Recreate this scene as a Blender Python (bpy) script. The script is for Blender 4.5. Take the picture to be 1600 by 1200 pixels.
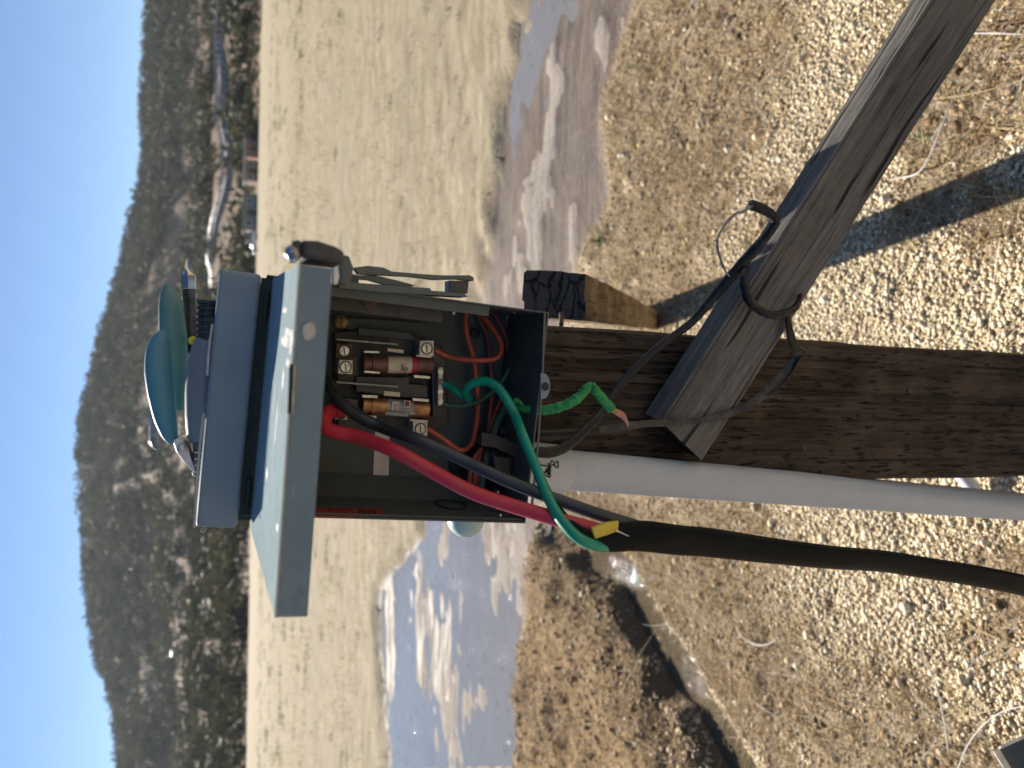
import bpy, bmesh, math, random
import numpy as np
from mathutils import Vector, Matrix
random.seed(7); rng = np.random.default_rng(11)
scene = bpy.context.scene
for o in list(bpy.data.objects): bpy.data.objects.remove(o)
COL = scene.collection
RAD = math.radians

# ------------------------------------------------------------------ camera (held on its side)
FPX = 1150.0
_p, _r = RAD(19.8), RAD(1.2)
_F = np.array([0, math.cos(_p), -math.sin(_p)]); _U = np.array([0, math.sin(_p), math.cos(_p)]); _R = np.array([1., 0, 0])
UP = _U*math.cos(_r) - _R*math.sin(_r); RT = _R*math.cos(_r) + _U*math.sin(_r)
EYE = np.array([0, 0, 1.5])
cam = bpy.data.cameras.new('camera'); camo = bpy.data.objects.new('camera', cam); COL.objects.link(camo)
m = Matrix.Identity(4)
for i, v in enumerate((-UP, RT, -_F)):
    for k in range(3): m[k][i] = v[k]
for k in range(3): m[k][3] = EYE[k]
camo.matrix_world = m
cam.sensor_width = 36; cam.sensor_fit = 'HORIZONTAL'; cam.lens = 36*FPX/1600
cam.clip_start = 0.02; cam.clip_end = 6000
cam.dof.use_dof = True; cam.dof.focus_distance = 0.80; cam.dof.aperture_fstop = 5.5
scene.camera = camo
scene.render.resolution_x = 1024; scene.render.resolution_y = 768

# ------------------------------------------------------------------ sky and sun
SUN_AZ, SUN_EL = RAD(-18), RAD(32)          # azimuth measured from straight ahead, negative = left
world = bpy.data.worlds.new('World'); scene.world = world; world.use_nodes = True
wn = world.node_tree; bg = wn.nodes['Background']
sky = wn.nodes.new('ShaderNodeTexSky'); sky.sky_type = 'NISHITA'; sky.sun_disc = False
sky.sun_elevation = SUN_EL; sky.sun_rotation = SUN_AZ
sky.air_density = 0.9; sky.dust_density = 0.0; sky.ozone_density = 6.0
wn.links.new(sky.outputs[0], bg.inputs[0]); bg.inputs[1].default_value = 0.05
sun = bpy.data.lights.new('sun', 'SUN'); suno = bpy.data.objects.new('sun', sun); COL.objects.link(suno)
sun.energy = 5.0; sun.angle = RAD(0.53); sun.color = (1, 0.92, 0.80)
sd = Vector((math.sin(SUN_AZ)*math.cos(SUN_EL), math.cos(SUN_AZ)*math.cos(SUN_EL), math.sin(SUN_EL)))
suno.rotation_euler = sd.to_track_quat('Z', 'Y').to_euler()
suno.location = (0, 0, 20)
scene.view_settings.view_transform = 'Standard'; scene.view_settings.look = 'None'
scene.view_settings.exposure = 1.15; scene.view_settings.gamma = 1; scene.view_settings.use_curve_mapping = False

# ------------------------------------------------------------------ photo geometry helpers
def ray(x, y): return _F*FPX + UP*(800-x) + RT*(600-y)
def P(x, y, Y):                                   # point of the upright plane Y metres ahead
    d = ray(x, y); return EYE + d*(Y/d[1])
def G(x, y, z=0.0):                               # point on level ground
    d = ray(x, y); return EYE + d*((z-EYE[2])/d[2])
_l, _a = RAD(4), RAD(4)
_er0 = np.array([math.cos(_a), -math.sin(_a), 0]); ED = np.array([math.sin(_a), math.cos(_a), 0]); _ez = np.array([0, 0, 1.])
ER = _er0*math.cos(_l) - _ez*math.sin(_l); EU = _ez*math.cos(_l) + _er0*math.sin(_l)
BO = P(840, 650, 0.67)                            # bottom front centre of the switch box
def B(x, y, d=0.0):                               # point in box coordinates (right, deep, up) on depth d
    v = ray(x, y); o = BO + ED*d
    p = EYE + v*(np.dot(o-EYE, ED)/np.dot(v, ED)) - BO
    return np.array([p@ER, p@ED, p@EU])
def B2W(p): return BO + ER*p[0] + ED*p[1] + EU*p[2]
def BW(x, y, d=0.0): return B2W(B(x, y, d))

# ------------------------------------------------------------------ numpy noise
_perm = rng.random((256, 256))
def vn(x, y):
    xi = np.floor(x).astype(int); yi = np.floor(y).astype(int); fx = x-xi; fy = y-yi
    fx = fx*fx*(3-2*fx); fy = fy*fy*(3-2*fy)
    a = _perm[xi & 255, yi & 255]; b = _perm[(xi+1) & 255, yi & 255]; c = _perm[xi & 255, (yi+1) & 255]; d = _perm[(xi+1) & 255, (yi+1) & 255]
    return (a*(1-fx)+b*fx)*(1-fy) + (c*(1-fx)+d*fx)*fy
def fbm(x, y, o=4):
    s = 0; a = .5; t = 0
    for k in range(o):
        s = s + a*vn(x*2**k+17.3*k, y*2**k+5.1*k); t += a; a *= .5
    return s/t
def sst(a, b, x):
    t = np.clip((x-a)/(b-a), 0, 1); return t*t*(3-2*t)

# ------------------------------------------------------------------ materials
def nd(nt, t, **k):
    n = nt.nodes.new(t)
    for a, b in k.items(): setattr(n, a, b)
    return n
def setin(n, **k):
    for a, b in k.items(): n.inputs[a.replace('_', ' ')].default_value = b
def c4(c): return (c[0], c[1], c[2], 1)
def ramp(nt, fac, stops):
    r = nd(nt, 'ShaderNodeValToRGB'); e = r.color_ramp.elements
    while len(e) < len(stops): e.new(.5)
    for q, (p, c) in zip(e, stops): q.position = p; q.color = c4(c) if isinstance(c, tuple) else (c, c, c, 1)
    nt.links.new(fac, r.inputs[0]); return r.outputs[0]
def noise(nt, vec, scale, detail=4, rough=.55, dist=0):
    n = nd(nt, 'ShaderNodeTexNoise'); setin(n, Scale=scale, Detail=detail, Roughness=rough, Distortion=dist)
    nt.links.new(vec, n.inputs['Vector']); return n.outputs['Fac']
def mapping(nt, vec, s=(1, 1, 1), rot=(0, 0, 0), loc=(0, 0, 0)):
    m = nd(nt, 'ShaderNodeMapping'); m.inputs['Scale'].default_value = s; m.inputs['Rotation'].default_value = rot; m.inputs['Location'].default_value = loc
    nt.links.new(vec, m.inputs['Vector']); return m.outputs[0]
def mix(nt, f, a, b, mode='MIX'):
    m = nd(nt, 'ShaderNodeMix', data_type='RGBA', blend_type=mode)
    for i, v in ((0, f), (6, a), (7, b)):
        if hasattr(v, 'is_linked') or hasattr(v, 'links'): nt.links.new(v, m.inputs[i])
        else: m.inputs[i].default_value = c4(v) if isinstance(v, tuple) else v
    return m.outputs[2]
def math_(nt, op, a, b=0.0):
    m = nd(nt, 'ShaderNodeMath', operation=op)
    for i, v in ((0, a), (1, b)):
        if hasattr(v, 'links'): nt.links.new(v, m.inputs[i])
        else: m.inputs[i].default_value = v
    return m.outputs[0]
def bump(nt, h, strength, dist, nrm=None):
    b = nd(nt, 'ShaderNodeBump'); setin(b, Strength=strength, Distance=dist); nt.links.new(h, b.inputs['Height'])
    if nrm: nt.links.new(nrm, b.inputs['Normal'])
    return b.outputs[0]
def newmat(name):
    m = bpy.data.materials.new(name); m.use_nodes = True; nt = m.node_tree
    b = nt.nodes['Principled BSDF']; tc = nd(nt, 'ShaderNodeTexCoord')
    return m, nt, b, tc.outputs['Object']
def M(name, col, rough=.6, metal=0, col2=None, vs=30, lo=.4, hi=.65, bs=None, bd=.0005, stretch=(1, 1, 1), spec=.5, bst=.6):
    m, nt, b, v = newmat(name)
    setin(b, Roughness=rough, Metallic=metal); b.inputs['Specular IOR Level'].default_value = spec
    v = mapping(nt, v, stretch)
    if col2 is None: col2 = tuple(c*.72 for c in col)
    f = noise(nt, v, vs, 6, .6)
    nt.links.new(ramp(nt, f, [(lo, col), (hi, col2)]), b.inputs['Base Color'])
    if bs: nt.links.new(bump(nt, noise(nt, v, bs, 4), bst, bd), b.inputs['Normal'])
    return m

def attr(nt, name):
    a = nd(nt, 'ShaderNodeAttribute'); a.attribute_name = name; return a.outputs['Fac']

def painted(name, base, chip=(.45, .4, .33), chipamt=.70, rough=.42, scr=True, dirt=.5, spec=.5):
    m, nt, b, v = newmat(name); b.inputs['Specular IOR Level'].default_value = spec
    n1 = noise(nt, v, 9, 6, .65); n2 = noise(nt, v, 60, 8, .7); n3 = noise(nt, mapping(nt, v, (3, 3, 40)), 8, 5)
    c = ramp(nt, n1, [(.3, tuple(x*.88 for x in base)), (.7, tuple(min(1, x*1.08) for x in base))])
    d = ramp(nt, n2, [(.52, 0.0), (.75, 1.0)])
    c = mix(nt, math_(nt, 'MULTIPLY', d, dirt), c, tuple(x*.62+.02 for x in base))
    ch = ramp(nt, noise(nt, v, 22, 9, .62, .4), [(chipamt, 0.0), (chipamt+.015, 1.0)])
    c = mix(nt, ch, c, chip)
    if scr:
        s = ramp(nt, noise(nt, mapping(nt, v, (14, 260, 260), (0, 0, .1)), 3, 3), [(.68, 0.0), (.72, 1.0)])
        c = mix(nt, math_(nt, 'MULTIPLY', s, .35), c, (.62, .66, .66))
    nt.links.new(c, b.inputs['Base Color']); setin(b, Roughness=rough)
    nt.links.new(ramp(nt, n2, [(.3, rough-.08), (.8, rough+.25)]), b.inputs['Roughness'])
    h = math_(nt, 'ADD', math_(nt, 'MULTIPLY', ch, -.8), math_(nt, 'MULTIPLY', n1, .6))
    nt.links.new(bump(nt, h, .35, .0006), b.inputs['Normal'])
    return m

def wood(name, c_hi, c_lo, axis, gs=1.0, crack=.5, warm=None, slits=150.0, slen=.06):
    """axis = index of the grain direction in object coordinates"""
    m, nt, b, v = newmat(name)
    s = [1.0, 1.0, 1.0]; s[axis] = .045
    vw = nd(nt, 'ShaderNodeVectorMath', operation='ADD'); nt.links.new(v, vw.inputs[0])
    wob = nd(nt, 'ShaderNodeTexNoise'); setin(wob, Scale=5, Detail=2); nt.links.new(v, wob.inputs['Vector'])
    ws = nd(nt, 'ShaderNodeVectorMath', operation='SCALE'); ws.inputs['Scale'].default_value = .02; nt.links.new(wob.outputs['Color'], ws.inputs[0]); nt.links.new(ws.outputs[0], vw.inputs[1])
    g = mapping(nt, vw.outputs[0], tuple(s))
    n = noise(nt, g, 210*gs, 6, .7); n2 = noise(nt, g, 60*gs, 3, .5); n4 = noise(nt, v, 14, 4)
    sc = [1.0, 1.0, 1.0]; sc[axis] = slen
    slit = noise(nt, mapping(nt, vw.outputs[0], tuple(sc), loc=(3, 7, 2)), slits*gs, 2, .4)
    fine = noise(nt, g, 900*gs, 5, .7)
    c = ramp(nt, n, [(.34, c_lo), (.62, c_hi)])
    c = mix(nt, math_(nt, 'MULTIPLY', ramp(nt, fine, [(.40, 1.0), (.56, 0.0)]), .55), c, tuple(x*.45 for x in c_lo))
    c = mix(nt, math_(nt, 'MULTIPLY', ramp(nt, fine, [(.58, 0.0), (.72, 1.0)]), .35), c, tuple(min(1, x*1.7) for x in c_hi))
    c = mix(nt, math_(nt, 'MULTIPLY', ramp(nt, n2, [(.35, 1.0), (.6, 0.0)]), .55), c, tuple(x*.6 for x in c_lo))
    if warm: c = mix(nt, math_(nt, 'MULTIPLY', ramp(nt, n4, [(.45, 0.0), (.7, 1.0)]), .7), c, warm)
    sl = ramp(nt, slit, [(.34, 1.0), (.39, 0.0)])
    c = mix(nt, math_(nt, 'MULTIPLY', sl, crack), c, (.012, .010, .009))
    nt.links.new(c, b.inputs['Base Color']); setin(b, Roughness=.85); b.inputs['Specular IOR Level'].default_value = .25
    h = math_(nt, 'ADD', math_(nt, 'ADD', math_(nt, 'MULTIPLY', n, .8), math_(nt, 'MULTIPLY', fine, .4)), math_(nt, 'ADD', math_(nt, 'MULTIPLY', n2, 1.0), math_(nt, 'MULTIPLY', sl, -1.6)))
    nt.links.new(bump(nt, h, .9, .0025), b.inputs['Normal'])
    return m

MT = {}
MT['paint'] = painted('blue_grey_paint', (.165, .225, .27), chipamt=.72, scr=False, dirt=.35)
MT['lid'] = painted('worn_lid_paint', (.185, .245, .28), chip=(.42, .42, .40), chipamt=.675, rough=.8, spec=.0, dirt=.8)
MT['lid_top'] = painted('sunlit_lid_top_paint', (.27, .335, .35), chip=(.46, .46, .44), chipamt=.665, rough=.8, spec=.0, dirt=.8)  # same lid paint, lightened to carry the sunlight on its top
MT['darkpaint'] = painted('dark_slate_paint', (.085, .10, .10), chipamt=.76, scr=False, dirt=.7)
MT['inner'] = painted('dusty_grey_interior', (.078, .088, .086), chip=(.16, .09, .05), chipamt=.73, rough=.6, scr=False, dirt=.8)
MT['rust'] = M('rusty_metal', (.13, .08, .055), .8, 0, (.05, .03, .025), 90, bs=200)
MT['black'] = M('black_bakelite', (.022, .021, .022), .5, 0, (.045, .043, .042), 40, bs=150, bd=.0003)
MT['handle'] = M('black_handle_plastic', (.03, .031, .033), .45, 0, (.055, .055, .055), 60)
MT['steel'] = M('plated_steel', (.55, .53, .50), .38, .85, (.35, .33, .31), 120)
MT['alum'] = M('dull_aluminium', (.50, .48, .45), .5, .6, (.33, .31, .29), 200, bs=300, bd=.0003)
MT['brass'] = M('brass_screw', (.30, .20, .09), .5, .6, (.16, .10, .05), 300)
MT['copper'] = M('tarnished_copper', (.42, .22, .10), .42, .7, (.22, .11, .06), 90)
MT['brown'] = M('brown_copper_cap', (.17, .085, .065), .5, .4, (.10, .05, .04), 80)
MT['cream'] = M('cream_paper', (.62, .55, .40), .7, 0, (.48, .42, .30), 150)
MT['grey_label'] = M('grey_paper', (.33, .33, .31), .6, 0, (.2, .2, .19), 200)
MT['white_label'] = M('white_label', (.66, .62, .60), .6, 0, (.54, .50, .48), 70)
MT['crimson'] = M('crimson_band', (.45, .03, .05), .5, 0, (.33, .02, .04), 90)
MT['red_sticker'] = M('red_sticker', (.40, .035, .035), .55, 0, (.25, .02, .025), 160)
MT['ink'] = M('dark_ink', (.02, .02, .05), .6)
MT['blackink'] = M('marker_ink', (.012, .012, .014), .6)
MT['red_wire'] = M('crimson_insulation', (.45, .020, .045), .42, 0, (.36, .055, .06), 45, .5, .8, bs=120, bd=.0002)
MT['black_wire'] = M('black_insulation', (.018, .022, .030), .38, 0, (.035, .038, .045), 40, bs=90, bd=.0004)
MT['green_wire'] = M('teal_green_insulation', (.0, .25, .16), .4, 0, (.04, .22, .15), 45, .5, .8, bs=120, bd=.0002)
MT['frayed'] = M('frayed_green_insulation', (.0, .20, .045), .55, 0, (.03, .30, .09), 160, bs=240, bd=.001)
MT['dkgreen'] = M('dusty_green_insulation', (.05, .13, .09), .6, 0, (.03, .09, .06), 60)
MT['orange'] = M('orange_insulation', (.55, .10, .05), .5, 0, (.40, .07, .04), 60)
MT['dkred'] = M('dusty_red_insulation', (.28, .06, .045), .6, 0, (.18, .04, .035), 60)
MT['sheath'] = M('black_cable_sheath', (.006, .008, .010), .36, 0, (.022, .019, .016), 30, .5, .75, bs=60, bd=.0005, stretch=(1, 1, .3), spec=.08)
MT['oldcable'] = M('weathered_black_cable', (.009, .010, .013), .42, 0, (.060, .050, .040), 45, .58, .75, bs=120, bd=.0012, spec=.3)
MT['strap'] = M('grey_dried_sheath', (.085, .075, .065), .8, 0, (.03, .028, .026), 70, bs=130, bd=.001)
MT['yellow'] = M('yellow_filler', (.62, .46, .05), .5, 0, (.5, .36, .04), 60)
MT['pvc'] = M('pale_grey_pvc', (.47, .50, .53), .4, 0, (.44, .47, .50), 30)
MT['pvcw'] = M('white_pvc', (.62, .61, .58), .45, 0, (.52, .51, .49), 20)
MT['strand'] = M('bare_copper_strand', (.55, .28, .18), .4, .7, (.3, .14, .1), 200)
MT['post'] = wood('dark_creosoted_wood', (.105, .076, .053), (.036, .025, .018), 2, 1.0, .95, warm=(.12, .083, .055), slits=240.0, slen=.16)
MT['brace'] = wood('grey_weathered_wood', (.25, .23, .205), (.115, .105, .093), 2, 1.0, .9, warm=(.20, .175, .14), slits=110.0, slen=.03)
MT['beam'] = wood('brown_treated_wood', (.22, .155, .09), (.11, .075, .04), 2, .7, .4, warm=(.30, .23, .14))
MT['mint'] = painted('pale_mint_plastic', (.42, .58, .55), chip=(.6, .65, .62), chipamt=.8, scr=False)
MT['shaded_gap'] = M('dark_green_shaded_gap', (.012, .025, .022), .7)  # dark tone of slots and knockouts; paints shade in the lid gap
MT['chip'] = M('chipped_paint_and_sunlit_rim', (.46, .44, .41), .7, 0, (.36, .34, .32), 120)  # bare chips; on the cap edge strips it stands for sunlight
MT['scrape'] = M('pale_scraped_paint', (.52, .52, .49), .8, 0, (.40, .41, .40), 120, spec=.1)
MT['blue_grip'] = M('blue_rubber_grip', (.04, .20, .30), .5, 0, (.09, .22, .26), 12, bs=300, bd=.0002)
MT['teal_grip'] = M('teal_rubber_grip', (.06, .19, .20), .5, 0, (.10, .20, .20), 12, bs=300, bd=.0002)
MT['grey_grip'] = M('grey_plastic_grip', (.20, .23, .25), .4, 0, (.15, .17, .19), 12)
MT['chrome'] = M('chrome_shank', (.62, .60, .55), .16, 1, (.5, .48, .44), 60)
MT['tool_steel'] = M('dark_tool_steel', (.14, .12, .12), .4, .8, (.07, .06, .06), 90)
MT['yellow_dot'] = M('yellow_plastic', (.75, .62, .03), .4)
MT['clear'] = M('pale_ribbed_handle', (.40, .38, .34), .25, 0, (.18, .17, .15), 160, stretch=(1, .1, 1))
MT['graypaint'] = painted('slate_painted_lid', (.05, .07, .085), chipamt=.8, scr=False)
MT['whiteedge'] = M('white_rim', (.8, .74, .66), .5)

# ------------------------------------------------------------------ object helpers
TOP = {}
def tag(o, label=None, cat=None, group=None, kind=None):
    if label: o['label'] = label
    if cat: o['category'] = cat
    if group: o['group'] = group
    if kind: o['kind'] = kind
    return o
def empty(name, loc, label, cat, group=None, mat=None):
    o = bpy.data.objects.new(name, None); COL.objects.link(o); o.empty_display_size = .05
    if mat is None: mat = Matrix.Translation(Vector(loc))
    o.matrix_world = mat; o['_inv'] = [x for row in mat.inverted() for x in row]
    return tag(o, label, cat, group)
def clean(): 
    for o in bpy.data.objects:
        if '_inv' in o: del o['_inv']
def mk(name, vf, mat, parent=None, local=False, smooth=False, bevel=0, mats=None, mi=None, seg=2, base=None):
    v, f = vf
    v = np.asarray(v, dtype=float)
    org = np.zeros(3)
    if parent is not None:
        if not local:
            inv = np.array(parent['_inv'].to_list() if hasattr(parent['_inv'], 'to_list') else list(parent['_inv'])).reshape(4, 4)
            v = v@inv[:3, :3].T + inv[:3, 3]
            if parent.get('_org'): v = v
    else:
        if local: v = np.array([B2W(p) for p in v])
        org = np.array([v[:, 0].mean(), v[:, 1].mean(), v[:, 2].min()]) if base is None else np.asarray(base, float)
        v = v-org
    me = bpy.data.meshes.new(name); me.from_pydata(v.tolist(), [], [list(q) for q in f])
    for q in (mats or [mat]): me.materials.append(q)
    if mi is not None: me.polygons.foreach_set('material_index', mi)
    if bevel > 0:
        bm = bmesh.new(); bm.from_mesh(me); bmesh.ops.recalc_face_normals(bm, faces=bm.faces)
        bmesh.ops.bevel(bm, geom=[e for e in bm.edges if len(e.link_faces) == 2 and e.calc_face_angle(0) > .5], offset=bevel, segments=seg, profile=.6, affect='EDGES')
        bm.to_mesh(me); bm.free()
    else:
        bm = bmesh.new(); bm.from_mesh(me); bmesh.ops.recalc_face_normals(bm, faces=bm.faces); bm.to_mesh(me); bm.free()
    if smooth:
        for p in me.polygons: p.use_smooth = True
        try: me.set_sharp_from_angle(angle=RAD(40))
        except Exception: pass
    o = bpy.data.objects.new(name, me); COL.objects.link(o)
    o.location = org
    if parent is not None: o.parent = parent
    else: o['_inv'] = [x for row in Matrix.Translation(Vector(org)).inverted() for x in row]
    return o
def fast(name, V, T, mat, attrs=None, loc=(0, 0, 0), smooth=False):
    """big triangle/quad meshes from arrays"""
    me = bpy.data.meshes.new(name); n = T.shape[1]
    me.vertices.add(len(V)); me.vertices.foreach_set('co', (V-np.array(loc)).astype(np.float32).ravel())
    me.loops.add(T.size); me.loops.foreach_set('vertex_index', T.astype(np.int32).ravel())
    me.polygons.add(len(T)); me.polygons.foreach_set('loop_start', np.arange(0, T.size, n, dtype=np.int32))
    me.polygons.foreach_set('loop_total', np.full(len(T), n, dtype=np.int32))
    if smooth: me.polygons.foreach_set('use_smooth', np.ones(len(T), dtype=bool))
    me.update(calc_edges=True)
    for k, a in (attrs or {}).items():
        at = me.attributes.new(k, 'FLOAT', 'POINT'); at.data.foreach_set('value', a.astype(np.float32))
    me.materials.append(mat)
    o = bpy.data.objects.new(name, me); COL.objects.link(o); o.location = loc
    return o
def join(*vfs):
    V = []; Fc = []
    for v, f in vfs:
        b = len(V); V += [tuple(p) for p in v]; Fc += [tuple(i+b for i in q) for q in f]
    return V, Fc
def bx(x0, x1, y0, y1, z0, z1):
    v = [(x, y, z) for z in (z0, z1) for x, y in ((x0, y0), (x1, y0), (x1, y1), (x0, y1))]
    return v, [(3, 2, 1, 0), (4, 5, 6, 7), (0, 1, 5, 4), (1, 2, 6, 5), (2, 3, 7, 6), (3, 0, 4, 7)]
def basis(d, ref=(0, 0, 1)):
    d = np.asarray(d, float); d = d/np.linalg.norm(d); a = np.cross(d, ref)
    if np.linalg.norm(a) < 1e-4: a = np.cross(d, (1, 0, 0))
    a /= np.linalg.norm(a); return d, a, np.cross(a, d)
def lathe(p0, d, prof, n=20, cap=True):
    """prof: list of (distance along d, radius)"""
    d, a, b = basis(d); p0 = np.asarray(p0, float); V = []; Fc = []
    for t, r in prof:
        for k in range(n):
            q = 2*math.pi*k/n; V.append(p0+d*t+(a*math.cos(q)+b*math.sin(q))*r)
    for i in range(len(prof)-1):
        for k in range(n):
            k2 = (k+1) % n; Fc.append((i*n+k, i*n+k2, (i+1)*n+k2, (i+1)*n+k))
    if cap: Fc.append(tuple(range(n))[::-1]); Fc.append(tuple(range((len(prof)-1)*n, len(prof)*n)))
    return V, Fc
def cyl(p0, p1, r, n=16, r2=None):
    p0 = np.asarray(p0, float); p1 = np.asarray(p1, float); L = np.linalg.norm(p1-p0)
    return lathe(p0, p1-p0, [(0, r), (L, r if r2 is None else r2)], n)
def spline(pts, sub=8):
    p = [np.asarray(q, float) for q in pts]; p = [2*p[0]-p[1]]+p+[2*p[-1]-p[-2]]; out = []
    for i in range(1, len(p)-2):
        for k in range(sub):
            t = k/sub
            out.append(.5*((2*p[i])+(-p[i-1]+p[i+1])*t+(2*p[i-1]-5*p[i]+4*p[i+1]-p[i+2])*t*t+(-p[i-1]+3*p[i]-3*p[i+1]+p[i+2])*t**3))
    out.append(p[-2]); return np.array(out)
def tube(pts, r, n=12, sub=8, flat=1.0, flatdir=None, jit=0, raw=False):
    c = np.array(pts, float) if raw else spline(pts, sub)
    N = len(c); R_ = np.interp(np.linspace(0, 1, N), np.linspace(0, 1, len(np.atleast_1d(r))), np.atleast_1d(r)) if np.ndim(r) else np.full(N, r)
    T = np.gradient(c, axis=0); T /= np.linalg.norm(T, axis=1)[:, None]+1e-12
    a = np.cross(T[0], flatdir if flatdir is not None else (0.3, .9, .2)); a /= np.linalg.norm(a)
    V = []; Fc = []; jr = np.random.default_rng(3)
    for i in range(N):
        if flatdir is not None:
            a = np.cross(T[i], flatdir)
        a = a-T[i]*(a@T[i]); a /= np.linalg.norm(a)+1e-12
        b = np.cross(T[i], a)
        rr = R_[i]*(1+jit*(jr.random()-.5))
        for k in range(n):
            q = 2*math.pi*k/n
            V.append(c[i]+a*math.cos(q)*rr*(1+jit*.5*(jr.random()-.5))+b*math.sin(q)*rr*flat)
    for i in range(N-1):
        for k in range(n):
            k2 = (k+1) % n; Fc.append((i*n+k, i*n+k2, (i+1)*n+k2, (i+1)*n+k))
    Fc.append(tuple(range(n))[::-1]); Fc.append(tuple(range((N-1)*n, N*n)))
    return V, Fc
def prism(front, back):
    n = len(front); V = [tuple(p) for p in front]+[tuple(p) for p in back]
    return V, [tuple(range(n)), tuple(range(n, 2*n))[::-1]]+[(i, i+n, (i+1) % n+n, (i+1) % n) for i in range(n)]
def bprism(px, d0, d1):
    """polygon seen in the photo at box depth d0, extruded straight back to depth d1 (box coordinates)"""
    f = [B(x, y, d0) for x, y in px]; return prism(f, [(p[0], d1, p[2]) for p in f])
def wprism(px, Y0, thick, dirv=(0, 1, 0)):
    f = [P(x, y, Y0) for x, y in px]; return prism(f, [p+np.array(dirv)*thick for p in f])

# ================================================================== GROUND
near_e = ([0, 150, 300, 420, 600, 700, 830, 900, 1000, 1200], [990, 955, 940, 905, 870, 850, 830, 812, 802, 796])
far_e = ([0, 100, 250, 400, 600, 720, 800, 850, 900, 940, 1000, 1100, 1200], [802, 786, 762, 748, 715, 690, 655, 640, 592, 585, 580, 590, 600])
creek = ([820, 860, 905, 960, 1010, 1060, 1100, 1160, 1200, 1400], [860, 925, 985, 1012, 1042, 1076, 1100, 1135, 1160, 1300])   # y -> x on the ground
def topix(X, Y, Z=0.0):
    vx = X; vy = Y; vz = Z-EYE[2]
    z = vx*_F[0]+vy*_F[1]+vz*_F[2]; z = np.where(z > .15, z, .15)
    return 800-FPX*(vx*UP[0]+vy*UP[1]+vz*UP[2])/z, 600-FPX*(vx*RT[0]+vy*RT[1]+vz*RT[2])/z
# edges as ground curves: Y as a function of the bearing t = X/Y
def gcurve(e):
    q = np.array([G(x, y) for y, x in zip(*e)]); t = q[:, 0]/q[:, 1]; o = np.argsort(t); return t[o], q[o, 1]
NE = gcurve(near_e); FE = gcurve(far_e)
CR = np.array([G(x, y, -.075) for y, x in zip(*creek)])[:, :2]
def seg_dist(X, Y, C):
    best = np.full(X.shape, 1e9); side = np.zeros(X.shape)
    for a, b in zip(C[:-1], C[1:]):
        d = b-a; L = d@d; t = np.clip(((X-a[0])*d[0]+(Y-a[1])*d[1])/L, 0, 1)
        ex = X-a[0]-t*d[0]; ey = Y-a[1]-t*d[1]; r = np.hypot(ex, ey)
        s = np.sign(d[0]*ey-d[1]*ex); m_ = r < best; best = np.where(m_, r, best); side = np.where(m_, s, side)
    return -best*side
def zones(X, Y):
    Ys = np.maximum(Y, .2); t = np.clip(X/Ys, -1.2, 1.2)
    w = (fbm(X*2.3+40, Y*2.3+9, 4)-.5)
    ny = np.interp(t, *NE)+w*.45; fy = np.interp(t, *FE)+w*1.1
    mud = sst(-.12, .12, Y-ny)*sst(-.15, .15, fy-Y)
    field = sst(-.2, .2, Y-fy)
    return mud, field, ny, fy
LP = [(1130, 880, .17, 1), (1205, 1060, .13, 1), (1130, 1000, .09, 1), (1340, 1150, .09, 1), (1450, 1170, .12, 1), (1545, 955, .07, .9), (1585, 900, .05, .9), (1040, 850, .16, 1), (1110, 830, .12, .9), (1075, 950, .10, .8),
      (1010, 100, .30, 1), (1065, 150, .20, 1), (1090, 230, .18, .8), (1000, 330, .28, 1), (1040, 440, .18, .9), (1170, 100, .10, .8), (1240, 330, .09, 1), (1480, 200, .11, 1), (1500, 60, .13, 1), (1570, 30, .12, 1), (1560, 330, .07, .9), (1420, 345, .05, .8), (960, 230, .25, .9), (1120, 60, .12, .8), (1180, 850, .05, .9), (1120, 20, .15, .7)]
LG = [(G(a, b)[:2], r, w) for a, b, r, w in LP]
def litter_f(X, Y):
    s = 0
    for g, r, w in LG: s = s+w*np.exp(-((X-g[0])**2+(Y-g[1])**2*.6)/(2*r*r))
    sdn = seg_dist(X, Y, CR); s = s+.85*np.exp(-((sdn+.24)/.13)**2)*sst(.4, .8, Y)*sst(4.2, 3.4, Y)
    n = fbm(X*9+3, Y*9+7, 4)
    return np.clip(s*1.15*sst(.30, .56, n+.12*np.clip(s, 0, 1.2)), 0, 1)
ridge_y = [0, 60, 150, 250, 330, 400, 440, 500, 550, 620, 680, 720, 800, 880, 950, 1020, 1080, 1120, 1200]
ridge_x = [230, 226, 224, 226, 209, 194, 184, 165, 155, 138, 128, 125, 130, 135, 145, 155, 175, 185, 195]
_rr = np.array([ray(x, y) for x, y in zip(ridge_x, ridge_y)])
R_az = np.arctan2(_rr[:, 0], _rr[:, 1]); R_el = np.arctan2(_rr[:, 2], np.hypot(_rr[:, 0], _rr[:, 1])); _o = np.argsort(R_az)
R_az, R_el = R_az[_o], R_el[_o]
HB, HR = 190.0, 820.0
def hill_z(X, Y):
    D = np.hypot(X, Y)+1e-6; az = np.arctan2(X, Y)
    el = np.interp(az, R_az, R_el); el = np.where(np.abs(az) > .6, el*np.clip(1.6-np.abs(az), .35, 1), el)
    t = np.clip((D-HB)/(HR-HB), 0, 1)
    prof = .10*sst(0, .12, t)+.90*(t**1.25)
    n = (fbm(X/95+3, Y/95+8, 5)-.5)
    z = D*np.tan(el*prof) + n*34*sst(0, .3, t)*(1-.75*sst(.8, 1, t))
    back = np.clip((D-HR)/900, 0, 1); z = z*(1-back*.9)
    return np.where(D > HB, z+1.5*sst(HB, HB+30, D), 0)
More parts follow.
